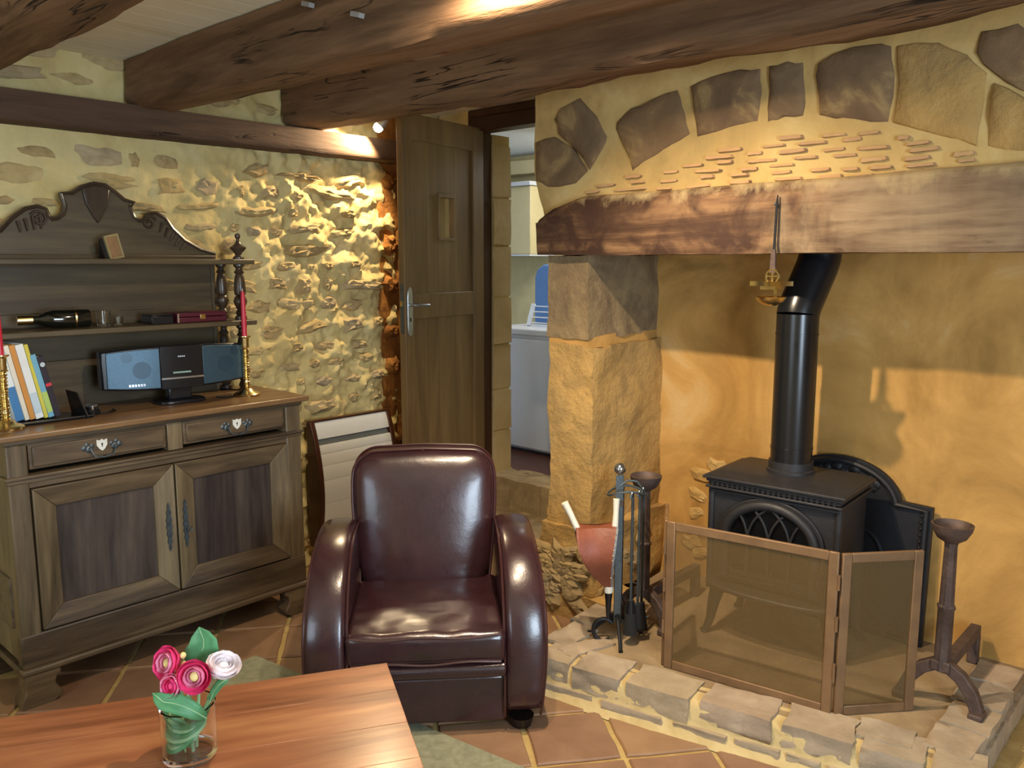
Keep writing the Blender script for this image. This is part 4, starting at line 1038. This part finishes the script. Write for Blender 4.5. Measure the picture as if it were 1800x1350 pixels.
flower('deep pink flower, upper left of the bunch in the vase', 298, 1165, -.01, .036, tc*.8-rt*.45+Vector((0, 0, .35)), M_pink, M_pink2, M_core, fb(0))
flower('pink flower with a yellow heart at the centre of the bunch', 344, 1188, -.045, .036, tc+Vector((0, 0, .25)), M_pink, M_pink2, M_core, fb(1))
flower('small coral pink flower below the deep pink one', 304, 1205, -.045, .027, tc*.8-rt*.3+Vector((0, 0, .2)), M_pink2, M_pink, M_pink, fb(2))
flower('blush white flower on the right of the bunch', 392, 1174, -.01, .037, Vector((0, 0, 1))+rt*.35+tc*.3, M_white, M_white, M_white, fb(3))
M_bud = plain('pale_green_bud', '#c6d6bd', .5)
for k, (lab, x, y, r, mt) in enumerate((('pale green bud between the two pink flowers', 309, 1175, .012, M_bud), ('tiny cream bud beside the big upright leaf', 322, 1152, .007, M_core), ('lower tiny cream bud near the central pink flower', 323, 1166, .006, M_core))):
    p = pl(x, y, -.02); f = thing('flower_bud', lab, 'bud', fb(4+k)); s0 = p-fb(4+k)
    obj('bud', G().ball(s0, r, 10, 7, (1, 1, 1.1)), mt, f); obj('stem', G().tube([s0, Vector((s0.x*.5, s0.y*.5, .09)), (0, 0, 0)], .002, 6), M_pgreen, f)
def leaf(name, lab, pts, width, nrm, par=None):
    """blade along a 3D midline with a folded cross section"""
    g = G(); n = len(pts); nrm = Vector(nrm).normalized()
    for i, p in enumerate(pts):
        t = i/(n-1); a = pts[max(0, i-1)]; b = pts[min(n-1, i+1)]; d = (Vector(b)-Vector(a)).normalized(); s = d.cross(nrm).normalized()
        w_ = width*2.1*(t+.05)**.62*(1.0-t)**.8 if t < .999 else .0004
        for u in (-1, -.5, 0, .5, 1): g.v.append(Vector(p)+s*w_*u+nrm*w_*(abs(u)*.35+.1*math.sin(6*t+u*3)))
    for i in range(n-1):
        for q in range(4): a = i*5+q; g.f.append((a, a+1, a+6, a+5))
    b0 = Vector(pts[0]); t_ = thing(name, lab, 'leaf', VC+Vector((0, 0, .02)), 0, 'leaves in the glass vase')
    o = obj('blade', g, M_green, t_, world=True, ang=80); md = o.modifiers.new('t', 'SOLIDIFY'); md.thickness = .0008
    q = Vector(pts[len(pts)//2])
    obj('midrib', G().tube([Vector(p)+nrm*.0008 for p in pts], [.0016]*(n-1)+[.0004], 5), M_pgreen, t_, world=True)
    obj('stem', G().tube([pts[0], (Vector(pts[0])+VC+Vector((0, 0, .07)))/2, VC+Vector((0, 0, .021))], .0022, 6), M_pgreen, t_, world=True)
leaf('leaf', 'large upright pointed leaf at the back of the bunch', [pl(x, y, .03) for x, y in ((338, 1178), (344, 1165), (352, 1150), (358, 1137), (358, 1124), (353, 1112), (350, 1102))], .044, tc+rt*.2)
leaf('leaf', 'drooping leaf hanging over the left rim of the vase', [pl(x, y, o_) for x, y, o_ in ((362, 1262, -.045), (345, 1252, -.06), (325, 1242, -.066), (305, 1236, -.068), (288, 1234, -.066), (278, 1226, -.06), (268, 1218, -.055))], .025, tc+Vector((0, 0, .7)))
leaf('leaf', 'leaf pressed against the glass inside the vase', [pl(x, y, -.035) for x, y in ((297, 1262), (312, 1272), (328, 1280), (342, 1285))], .018, tc+Vector((0, 0, .3)))
leaf('leaf', 'small leaf curling under the blush white flower', [pl(x, y, -.03) for x, y in ((370, 1232), (376, 1216), (386, 1203), (398, 1194), (404, 1192))], .012, tc+Vector((0, 0, .4)))
for k in range(7):   # blades coiled in the water
    a0 = 2.6+k*.22; r = .047-.003*(k % 3); hgt = .032+.011*k
    pts = [VC+Vector((r*math.cos(a0+t*3.6), r*math.sin(a0+t*3.6), hgt+.035*((t-.5)*2)**2*(1 if k % 2 else 1.3))) for t in np.linspace(0, 1, 14)]
    t_ = thing('grass_blade', 'thin green blade coiled in the lower part of the glass vase, among others like it', 'leaf', VC+Vector((0, 0, .02)), 0, 'coiled blades in the vase')
    obj('blade', G().tube(pts, [.002]+[.0060]*12+[.001], 5), M_pgreen if k % 2 else M_green, t_, world=True)

# ================================================================ STOVE
M_cast = plain('black_cast_iron', '#2f2e30', .5, .3, .5, .12, 40, .25)
M_castd = plain('dark_cast_iron', '#202126', .55, .3, .5, .12, 40, .2)
M_pipe = plain('black_enamel_pipe', '#191a1d', .26, .2, .6, .08, 6, 0)
M_sglass = plain('stove_glass', '#0d0f12', .08, 0, .6, .1, 6, 0)
sv = thing('wood_stove', 'black cast-iron wood stove with an arched tracery window and flue pipe', 'stove', (-1.335, 3.055, .129), math.radians(3))
F_ = -.165
obj('body', G().box(-.245, F_+.012, .205, .245, .165, .60), M_cast, sv, bevel=.006)
for s in (-1, 1): obj('corner_column', G().cyl((s*.245, F_+.012, .205), (s*.245, F_+.012, .60), .013, n=12), M_cast, sv)
tpl = obj('top_plate', G().box(-.272, -.188, .640, .272, .178, .652).hexa([(-.266, -.182, .652), (.266, -.182, .652), (.266, .172, .652), (-.266, .172, .652), (-.215, -.135, .672), (.215, -.135, .672), (.215, .135, .672), (-.215, .135, .672)]), M_cast, sv, bevel=.003)
for z_, e in ((.628, .260), (.616, .254), (.603, .262)): obj('cornice_ledge', G().box(-e, -.165-(e-.245), z_, e, .165+(e-.245), z_+.010), M_cast, sv, bevel=.003)
for k in range(24): obj('dentil', G().box(-.238+k*.0203, F_-.014, .613, -.238+k*.0203+.011, F_+.004, .640), M_castd, sv)
obj('front_ledge', G().box(-.25, F_-.006, .588, .25, F_+.012, .598), M_cast, sv, bevel=.003)
dr_ = obj('door', G().prism([(-.205, .245), (.205, .245), (.205, .43)]+[(.205*math.cos(t), .43+.165*math.sin(t)) for t in np.linspace(0, PI, 25)[1:-1]]+[(-.205, .43)], lambda a, b, d: (a, d, b), F_-.006, F_+.014), M_cast, sv, bevel=.003)
archp = [(-.175, F_-.012, .26), (-.175, F_-.012, .34)]+[(.175*math.cos(t), F_-.012, .425+.145*math.sin(t)) for t in np.linspace(PI, 0, 25)]+[(.175, F_-.012, .34), (.175, F_-.012, .26)]
obj('door_frame', G().tube(archp, .019, 10), M_cast, dr_)
obj('door_glass', G().prism([(-.16, .30), (.16, .30), (.16, .425)]+[(.16*math.cos(t), .425+.130*math.sin(t)) for t in np.linspace(0, PI, 25)[1:-1]]+[(-.16, .425)], lambda a, b, d: (a, d, b), F_-.009, F_-.0065), M_sglass, dr_)
ins = lambda x, z: (x/.160)**2+(max(0, z-.425)/.132)**2 < 1
for mx in (-.082, 0, .082):
    g = G().tube([(mx, F_-.016, .30), (mx, F_-.016, .425)], .0055, 7)
    for s in (-1, 1):
        pts = [(mx+s*.165*(1-math.cos(t)), F_-.016, .42+.165*math.sin(t)) for t in np.linspace(0, 1.45, 22)]
        pts = [p for p in pts if ins(p[0], p[2])]
        if len(pts) > 2: g.tube(pts, .0052, 7)
    obj('tracery_bar', g, M_cast, dr_)
for z_ in (.262, .282): obj('lower_rib', G().box(-.15, F_-.012, z_, .15, F_-.004, z_+.006), M_cast, dr_)
obj('door_handle', G().tube([(.19, F_-.01, .36), (.20, F_-.035, .36), (.20, F_-.04, .30)], .007, 8), M_castd, dr_)
lip = [(-.25, F_+.02)]+[(-.25*math.cos(t), F_+.01-.085*math.sin(t)**.7) for t in np.linspace(0, PI, 21)]+[(.25, F_+.02)]
obj('ash_lip', G().prism(lip, lambda a, b, d: (a, b, d), .212, .232), M_cast, sv, bevel=.006)
obj('base_plate', G().box(-.255, F_, .190, .255, .172, .212), M_cast, sv, bevel=.005)
for sx_ in (-1, 1):
    for sy_, y in ((-1, F_+.03), (1, .14)):
        obj('leg', G().tube([(sx_*.215, y, .195), (sx_*.228, y+sy_*.008, .13), (sx_*.238, y+sy_*.012, .06), (sx_*.250, y+sy_*.018, .015), (sx_*.258, y+sy_*.022, 0)], [.030, .024, .017, .015, .02], 10), M_cast, sv)
obj('flue_collar', G().lathe([(.07, 0), (.090, 0), (.090, .012), (.083, .016), (.083, .045), (.07, .045)], (0, .01, .670), 28), M_cast, sv)
fl = obj('flue_pipe', G().lathe([(0, 0), (.0775, 0), (.0775, .575), (0, .575)], (0, .01, .705), 32), M_pipe, sv)
obj('pipe_seam', G().lathe([(.074, 0), (.0795, .001), (.0795, .007), (.074, .008)], (0, .01, 1.20), 32), M_pipe, fl)
obj('pipe_band', G().lathe([(.074, 0), (.0795, .001), (.0795, .010), (.074, .012)], (0, .01, .76), 32), M_pipe, fl)
obj('flue_elbow', G().tube([(0, .01, 1.275), (0, .012, 1.285), (.004, .022, 1.315), (.03, .10, 1.455), (.034, .112, 1.485), (.036, .115, 1.52), (.036, .115, 1.90)], .0785, 32), M_pipe, sv, ang=25)
# fireback
fbk = thing('fireback', 'black cast-iron fireback with an arched top standing behind the stove', 'fireback', (-1.25, 3.318, .128))
fbk.rotation_euler = (math.radians(-2.5), 0, 0)
FO = [(-.36, 0), (.36, 0), (.36, .55), (.245, .555)]+[(.245*math.cos(t), .535+.165*math.sin(t)) for t in np.linspace(.1, PI-.1, 19)]+[(-.245, .555), (-.36, .55)]
obj('plate', G().prism(FO, lambda a, b, d: (a, d, b), -.005, .022), M_castd, fbk, bevel=.004)
inn = [(x*.94, .012+z*.955, ) for x, z in FO]
obj('rim_moulding', G().tube([(x, -.012, z) for x, z in inn], .012, 8, closed=True), M_castd, fbk)
for k in range(20): obj('bead', G().ball((.325, -.010, .04+k*.025), .007, 8, 5), M_castd, fbk)
g = G()
for k in range(26):
    rn = random.Random(k); t = rn.uniform(.2, PI-.2); r = rn.uniform(.0, 1)
    g.ball(((.19*math.cos(t))*(.4+.6*r), -.006, .55+(.115*math.sin(t))*(.3+.7*r)), rn.uniform(.012, .024), 7, 5, (1, .5, 1))
o = obj('relief_ornament', g, M_castd, fbk); o['kind'] = 'stuff'
obj('relief_panel', G().tube([(.10+.09*math.cos(t), -.006, .30+.12*math.sin(t)) for t in np.linspace(0, 2*PI, 24)[:-1]], .008, 7, closed=True), M_castd, fbk)

# ================================================================ FIRE SCREEN
M_bronze = plain('bronze_frame', '#7d6042', .5, .3, .5, .2, 12, .1)
M_mesh, nt, bs = newmat('wire_mesh'); setp(bs, .5, .3, .4); bs.inputs['Base Color'].default_value = lin('#80673f')
tr_ = nt.nodes.new('ShaderNodeBsdfTransparent'); mx_ = nt.nodes.new('ShaderNodeMixShader')
vv = texco(nt, (1, 1, 1)); wv = nt.nodes.new('ShaderNodeTexWave'); wv.bands_direction = 'Z'; wv.inputs['Scale'].default_value = 60; nt.links.new(vv, wv.inputs['Vector'])
wv2 = nt.nodes.new('ShaderNodeTexWave'); wv2.bands_direction = 'X'; wv2.inputs['Scale'].default_value = 60; nt.links.new(vv, wv2.inputs['Vector'])
al = math_(nt, 'ADD', .20, math_(nt, 'MULTIPLY', math_(nt, 'ADD', wv.outputs[1], wv2.outputs[1]), .14))
nt.links.new(al, mx_.inputs[0]); nt.links.new(tr_.outputs[0], mx_.inputs[1]); nt.links.new(bs.outputs[0], mx_.inputs[2])
nt.links.new(mx_.outputs[0], nt.nodes['Material Output'].inputs[0])
fs = thing('fire_screen', 'three-panel bronze mesh fire screen standing in front of the stove', 'fire screen', (-1.25, 2.56, .1285))
PA, PB, PC, PD = Vector((-1.668, 2.715, 0)), Vector((-1.546, 2.517, 0)), Vector((-.952, 2.600, 0)), Vector((-.765, 2.815, 0))
def panel(a, b, zt=.682, z0=.1295):
    d = (b-a).normalized(); L_ = (b-a).length; nrm = Vector((d.y, -d.x, 0)); o = a+d*.004
    r_ = math.atan2(d.y, d.x); Mx = Matrix.Translation(o) @ Matrix.Rotation(r_, 4, 'Z'); W_ = L_-.008; fw_ = .032
    fr = obj('panel_frame', G().box(0, -.007, z0, fw_, .007, zt).xf(Mx), M_bronze, fs, world=True, bevel=.003)
    for bx in ((W_-fw_, z0, W_, zt), (fw_, z0, W_-fw_, z0+fw_), (fw_, zt-fw_, W_-fw_, zt)):
        obj('frame_bar', G().box(bx[0], -.0065, bx[1], bx[2], .0065, bx[3]).xf(Mx), M_bronze, fr, world=True, bevel=.003)
    gm = G().box(fw_-.004, -.0008, z0+fw_-.004, W_-fw_+.004, .0008, zt-fw_+.004)
    me_ = obj('wire_mesh', gm, M_mesh, fr); b_ = wloc(fr); me_.location = o-b_; me_.rotation_euler = (0, 0, r_)
panel(PA, PB); panel(PB, PC, .684); panel(PC, PD)
for p in (PB, PC):
    for z in (.26, .42, .56): obj('hinge', G().cyl((p.x, p.y-.006, z), (p.x, p.y-.006, z+.05), .005, n=8), M_bronze, fs, world=True)

# ================================================================ ANDIRONS
M_rust = plain('rusty_iron', '#554640', .6, .35, .4, .3, 25, .4)
ad = thing('andiron', 'tall rusty andiron with a cup finial standing right of the fire screen', 'andiron', (-.712, 2.905, .1285), 0, 'cup-topped andirons')
arc = [(-.118, 0, 0), (-.112, 0, .03), (-.095, 0, .075), (-.06, 0, .12), (-.02, 0, .145), (.02, 0, .145), (.06, 0, .12), (.095, 0, .075), (.112, 0, .03), (.118, 0, 0)]
g = G()
for i in range(len(arc)-1): pass
sec = []
for i, p in enumerate(arc):
    a = Vector(arc[max(0, i-1)]); b = Vector(arc[min(len(arc)-1, i+1)]); t = (b-a).normalized(); nn = Vector((-t.z, 0, t.x)); w_ = .02
    for q in ((-1, -1), (1, -1), (1, 1), (-1, 1)): g.v.append(Vector(p)+nn*w_*q[0]+Vector((0, .018*q[1], 0)))
for i in range(len(arc)-1):
    for q in range(4): g.f.append((i*4+q, i*4+(q+1) % 4, (i+1)*4+(q+1) % 4, (i+1)*4+q))
g.f += [(0, 1, 2, 3), tuple((len(arc)-1)*4+i for i in range(4))]
obj('arched_foot', g, M_rust, ad, bevel=.004)
for s in (-1, 1): obj('toe', G().box(s*.118-.022, -.045, 0, s*.118+.022, .02, .026), M_rust, ad, bevel=.006)
obj('post', G().lathe([(0, .13), (.030, .13), (.026, .17), (.0255, .34), (.029, .345), (.029, .352), (.0235, .358), (.020, .56), (.024, .575), (0, .575)], n=8), M_rust, ad)
obj('collar', G().box(-.03, -.026, .128, .03, .026, .165), M_rust, ad, bevel=.005)
obj('cup', G().lathe([(0, .565), (.02, .568), (.045, .585), (.060, .612), (.064, .63), (.058, .631), (.050, .612), (.03, .598), (0, .595)], n=24), M_rust, ad)
obj('log_bar', G().box(-.018, .02, .105, .018, .43, .145), M_rust, ad, bevel=.004)
obj('rear_foot', G().box(-.018, .40, 0, .018, .435, .108), M_rust, ad, bevel=.004)
dup(ad, (-1.80, 2.765, .1285), None, 'second rusty andiron half hidden behind the fireside tools')

# ================================================================ FIRESIDE TOOLS
M_steel = plain('wrought_steel', '#5f6a70', .35, .8, .5, .15, 40, .1); M_dsteel = plain('dark_wrought_iron', '#2b2b2d', .5, .6, .5, .15, 40, .2)
TP = rt*.405+bkv*3.14; TP = Vector((-1.80, 2.585, .1285))
ts = thing('tool_stand', 'wrought steel fireside tool stand with a ball finial on the hearth', 'tool stand', TP, YAW)
obj('post', G().box(-.015, -.003, .07, .015, .003, .665), M_steel, ts, bevel=.002)
obj('ball_finial', G().ball((0, 0, .690), .023, 18, 12), plain('polished_ball', '#a9b0b8', .18, .95), ts)
for a in (PI*.15, PI*.85, PI*1.5):
    pts = [(0, 0, .10), (.03*math.cos(a), .03*math.sin(a), .085), (.08*math.cos(a), .08*math.sin(a), .045), (.105*math.cos(a), .105*math.sin(a), .012), (.12*math.cos(a), .12*math.sin(a), .006)]
    obj('foot', G().tube(pts, [.008, .008, .007, .007, .009], 8), M_dsteel, ts)
obj('hook_ring', G().tube([(.075*math.sin(t)+.03, -.05*math.cos(t), .60+.012*math.cos(2*t)) for t in np.linspace(0, 2*PI, 30)[:-1]], .0045, 7, closed=True), M_steel, ts)
obj('upper_arm', G().tube([(0, 0, .62), (.03, 0, .645), (.065, 0, .64), (.085, 0, .615)], .0045, 7), M_steel, ts)
def tool(name, lab, lx, ly, kind):
    p = TP+Vector((rt.x*lx+bkv.x*ly, rt.y*lx+bkv.y*ly, 0)); t = thing(name, lab, 'tool', (p.x, p.y, TP.z+.03), YAW, 'fireside tools')
    obj('shaft', G().tube([(0, 0, .56), (0, 0, .12)], .0055, 8), M_steel, t)
    obj('hook', G().tube([(0, 0, .56), (0, -.006, .575), (-.006, -.014, .58), (-.010, -.02, .57), (-.010, -.02, .56)], .0045, 7), M_steel, t)
    if kind == 'shovel':
        g = G(); n = 8
        for i in range(n+1):
            u = i/n
            for q in range(5): w_ = (q-2)/2; g.v.append((w_*(.028+.014*u), .014*(w_*w_)-.012*u, .13-.115*u))
        for i in range(n):
            for q in range(4): a = i*5+q; g.f.append((a, a+1, a+6, a+5))
        o = obj('scoop', g, M_dsteel, t); md = o.modifiers.new('t', 'SOLIDIFY'); md.thickness = .002
    if kind == 'brush':
        obj('brush_block', G().cyl((0, 0, .15), (0, 0, .10), .014, .02, 14), M_blk, t); obj('bristles', G().cyl((0, 0, .10), (0, 0, .015), .020, .028, 18), plain('black_bristle', '#161514', .9, bmp=.5, scale=90), t)
    if kind == 'poker':
        obj('tip', G().tube([(0, 0, .13), (0, 0, .05), (0, 0, .01)], [.0055, .0055, .001], 8), M_steel, t); obj('barb', G().tube([(0, 0, .06), (.02, 0, .05), (.034, 0, .06)], [.005, .004, .001], 7), M_steel, t)
    if kind == 'tongs':
        for s in (-1, 1): obj('jaw', G().tube([(0, 0, .13), (s*.018, 0, .09), (s*.02, 0, .04), (s*.004, 0, .012)], [.005, .005, .005, .006], 8), M_steel, t)
tool('shovel', 'long-handled hearth shovel hanging nearest the fire screen', .076, -.02, 'shovel')
tool('poker', 'thin steel poker hanging at the right of the tool stand', .098, .025, 'poker')
tool('hearth_brush', 'black-bristled hearth brush hanging at the front of the tool stand', .045, -.045, 'brush')
tool('tongs', 'pair of steel fire tongs hanging behind the tool stand post', .02, .05, 'tongs')
obj('base_ring', G().tube([(-.055+.04*math.cos(t), -.01, .045+.045*math.sin(t)) for t in np.linspace(.6, 2*PI-.9, 22)], .008, 8), M_dsteel, ts)
# bellows hung on the stand, spread open
M_terra = plain('terracotta_leather', '#7a422d', .5, 0, .4, .18, 12, .2, dist=.01); M_board = plain('grey_bellows_board', '#77787a', .5); M_cream = plain('cream_wood', '#dcd6c4', .5)
bp = TP+rt*(-.040)+bkv*(-.035); bl = thing('bellows', 'terracotta leather bellows with cream handles hanging on the tool stand', 'bellows', (bp.x, bp.y, .36), YAW)
n = 10; wd = [.012, .022, .038, .055, .068, .077, .080, .078, .07, .058, .042]
def side(t, s):   # left board swings out, right board hangs upright; slightly bowed
    L_ = .245*t
    return (Vector((.008+.012*t-.012*math.sin(PI*t), 0, L_)) if s > 0 else Vector((-.008-.115*(1-(1-t)**1.8)-.006*math.sin(PI*t), 0, L_*.98)))
for s, nm, mt in ((1, 'board', M_board), (-1, 'board', M_board)):
    g = G()
    for i in range(n+1):
        c = side(i/n, s)
        for dx in (0, .008*s):
            for dy in (-wd[i], wd[i]): g.v.append(c+Vector((dx, dy, 0)))
    for i in range(n):
        a = i*4; b = a+4
        g.f += [(a, a+1, b+1, b), (a+2, b+2, b+3, a+3), (a, b, b+2, a+2), (a+1, a+3, b+3, b+1)]
    g.f += [(0, 2, 3, 1), (n*4, n*4+1, n*4+3, n*4+2)]
    obj(nm, g, mt if s > 0 else M_terra, bl)
g = G(); K = 5
for dy in (-1, 1):
    b0 = len(g.v)
    for i in range(n+1):
        a, b = side(i/n, -1), side(i/n, 1)
        for k in range(K+1):
            u = k/K; p = a*(1-u)+b*u; fold = .018*math.sin(PI*u)*(i/n); g.v.append(p+Vector((0, dy*(wd[i]-fold), 0)))
    for i in range(n):
        for k in range(K): q = b0+i*(K+1)+k; g.f.append((q, q+1, q+K+2, q+K+1))
b0 = len(g.v)
for j in range(7):
    v_ = -1+2*j/6
    for k in range(K+1):
        u = k/K; p = side(1, -1)*(1-u)+side(1, 1)*u; g.v.append(p+Vector((0, v_*(wd[n]-.018*math.sin(PI*u)), -.004*math.sin(PI*u))))
for j in range(6):
    for k in range(K): q = b0+j*(K+1)+k; g.f.append((q, q+1, q+K+2, q+K+1))
obj('leather_gusset', g, M_terra, bl, ang=80)
obj('handle', G().tube([side(1, -1)+Vector((0, 0, -.01)), side(1, -1)+Vector((-.025, 0, .045)), side(1, -1)+Vector((-.05, 0, .095))], [.013, .012, .014], 10), M_cream, bl)
obj('handle', G().tube([side(1, 1)+Vector((0, 0, -.01)), side(1, 1)+Vector((.003, 0, .05)), side(1, 1)+Vector((.004, 0, .105))], [.013, .011, .013], 10), M_cream, bl)
obj('neck_collar', G().cyl((0, 0, .004), (0, 0, -.022), .019, .017, 14), M_cream, bl)
obj('nozzle', G().tube([(0, 0, -.02), (0, 0, -.06), (0, 0, -.13)], [.016, .012, .008], 12), M_blk, bl)
for k in range(12):
    c = side((k+.5)/12, 1); i = int((k+.5)/12*n); obj('stud', G().ball(c+Vector((.000, -wd[i]-.001, 0)), .003, 6, 4), M_brass, bl)
obj('cord', G().tube([side(1, 1)+Vector((.004, 0, .08)), side(1, 1)+Vector((.03, .01, .075)), Vector((.05, .03, .335))], .0025, 6), plain('brown_cord', '#5a3a2c', .8), bl)

# ================================================================ HANGING OIL LAMP
ol_ = thing('oil_lamp', 'small brass oil lamp hanging from an iron hook on the mantel beam', 'oil lamp', (-1.306, 2.772, 1.44))
Q = lambda n_, g, m_: obj(n_, g, m_, ol_, world=True)
Q('iron_hook', G().tube([(-1.306, 2.785, 1.83), (-1.306, 2.782, 1.80), (-1.306, 2.778, 1.72), (-1.306, 2.775, 1.63)], [.002, .0045, .0045, .005], 7), M_dsteel)
Q('nail', G().ball((-1.312, 2.783, 1.80), .006, 8, 6), M_iron)
Q('hanger', G().hexa([(-1.317, 2.768, 1.565), (-1.295, 2.768, 1.565), (-1.295, 2.778, 1.565), (-1.317, 2.778, 1.565), (-1.313, 2.768, 1.645), (-1.299, 2.768, 1.645), (-1.299, 2.778, 1.645), (-1.313, 2.778, 1.645)]), M_rust)
pq = Q('plaque', G().tube([(-1.306+.023*math.cos(t), 2.772, 1.553+.023*math.sin(t)) for t in np.linspace(0, 2*PI, 22)[:-1]], .0055, 7, closed=True).bar((-1.306, 2.772, 1.53), (-1.306, 2.772, 1.576), .008, .005).bar((-1.326, 2.772, 1.553), (-1.286, 2.772, 1.553), .006, .005), M_brass)
st_ = []
for k in range(8):
    a = 2*PI*k/8+.4; r = .072 if k % 2 == 0 else .034; st_.append((-1.306+r*math.cos(a), 2.765+r*math.sin(a)))
Q('spout_tray', G().prism([(x, y) for x, y in st_], lambda a, b, d: (a, b, d), 1.520, 1.536), M_brass)
Q('tray_wall', G().box(-1.334, 2.738, 1.508, -1.278, 2.792, 1.530), M_brass)
Q('drip_bowl', G().lathe([(0, 0), (.018, 0), (.045, .014), (.054, .03), (.050, .031), (.042, .018), (.015, .006), (0, .006)], (-1.306, 2.765, 1.452), 20), M_brass)
Q('back_stem', G().bar((-1.306, 2.80, 1.46), (-1.306, 2.80, 1.53), .012, .004).bar((-1.306, 2.80, 1.53), (-1.306, 2.775, 1.545), .012, .004), M_brass)

# ================================================================ KITCHEN THINGS
M_appl = plain('appliance_white', '#c6c8ca', .35, 0, .5, .02, 3, 0)
ap = thing('appliance', 'plain white kitchen appliance standing beyond the open doorway', 'appliance', (-3.5, 4.4, .341))
Q = lambda n_, g, m_, par=ap, **k: obj(n_, g, m_, par, world=True, **k)
Q('cabinet', G().box(-3.95, 4.115, .36, -3.10, 4.72, 1.13), M_appl, bevel=.008); Q('door_panel', G().box(-3.94, 4.095, .375, -3.11, 4.115, 1.105), M_appl, bevel=.008); Q('top_panel', G().box(-3.96, 4.085, 1.130, -3.09, 4.73, 1.170), M_appl, bevel=.01, seg=3); Q('kick_strip', G().box(-3.94, 4.14, .341, -3.11, 4.70, .36), M_blk)
dr2 = thing('drying_rack', 'small white wire rack leaning on top of the white appliance', 'rack', (-3.5, 4.3, 1.172))
M_wirew = plain('white_wire', '#d8dde2', .35)
a0, a1 = at(929, 576, 'y', 4.30), at(938, 534, 'y', 4.36)
obj('side_post', G().bar((a0.x, a0.y, 1.173), a1, .03, .012), M_wirew, dr2, world=True)
for k in range(4):
    t = .15+.25*k; p = Vector((a0.x, a0.y, 1.173)).lerp(a1, t); obj('rail', G().tube([p, p+Vector((.34, .0, 0))], .004, 6), M_wirew, dr2, world=True)
M_blue = plain('blue_cover', '#5d83b8', .5, 0, .3, .1, 8, 0)
bo_ = at(962, 520, 'y', 4.55)
ib = tag(obj('ironing_board', G().prism([(bo_.x-.075, 1.172), (bo_.x+.20, 1.172), (bo_.x+.20, 1.50), (bo_.x+.17, 1.555), (bo_.x+.09, 1.59), (bo_.x+.0, 1.585), (bo_.x-.055, 1.55), (bo_.x-.075, 1.49)], lambda a, b, d: (a, d, b), 4.50, 4.56), M_blue, bevel=.01), 'blue rounded board standing upright behind the white rack in the kitchen', 'board')
cu0, cu1 = at(880, 318, 'y', 4.72), at(932, 447, 'y', 4.72)
cu = thing('wall_cupboard', 'cream wall cupboard with a white top edge seen through the doorway', 'cupboard', (cu0.x, 4.86, cu1.z))
M_creamp = plain('cream_paint', '#c6b789', .5, var=.04)
obj('carcass', G().box(cu0.x-.4, 4.72, cu1.z, cu1.x, 4.99, cu0.z-.05), M_creamp, cu, world=True, bevel=.006); obj('top_edge', G().box(cu0.x-.42, 4.69, cu0.z-.05, cu1.x+.02, 4.99, cu0.z-.02), M_appl, cu, world=True, bevel=.004); obj('bottom_edge', G().box(cu0.x-.42, 4.70, cu1.z-.012, cu1.x+.01, 4.99, cu1.z), M_appl, cu, world=True)
kb0 = at(900, 287, 'y', 4.95)
tag(obj('kitchen_beam', G().gridbox((-5.9, 4.86, kb0.z-.10), (-2.45, 4.99, kb0.z), .08, .006, 5, 3), M_creamp), 'pale timber plate under the kitchen ceiling beyond the doorway', 'beam')
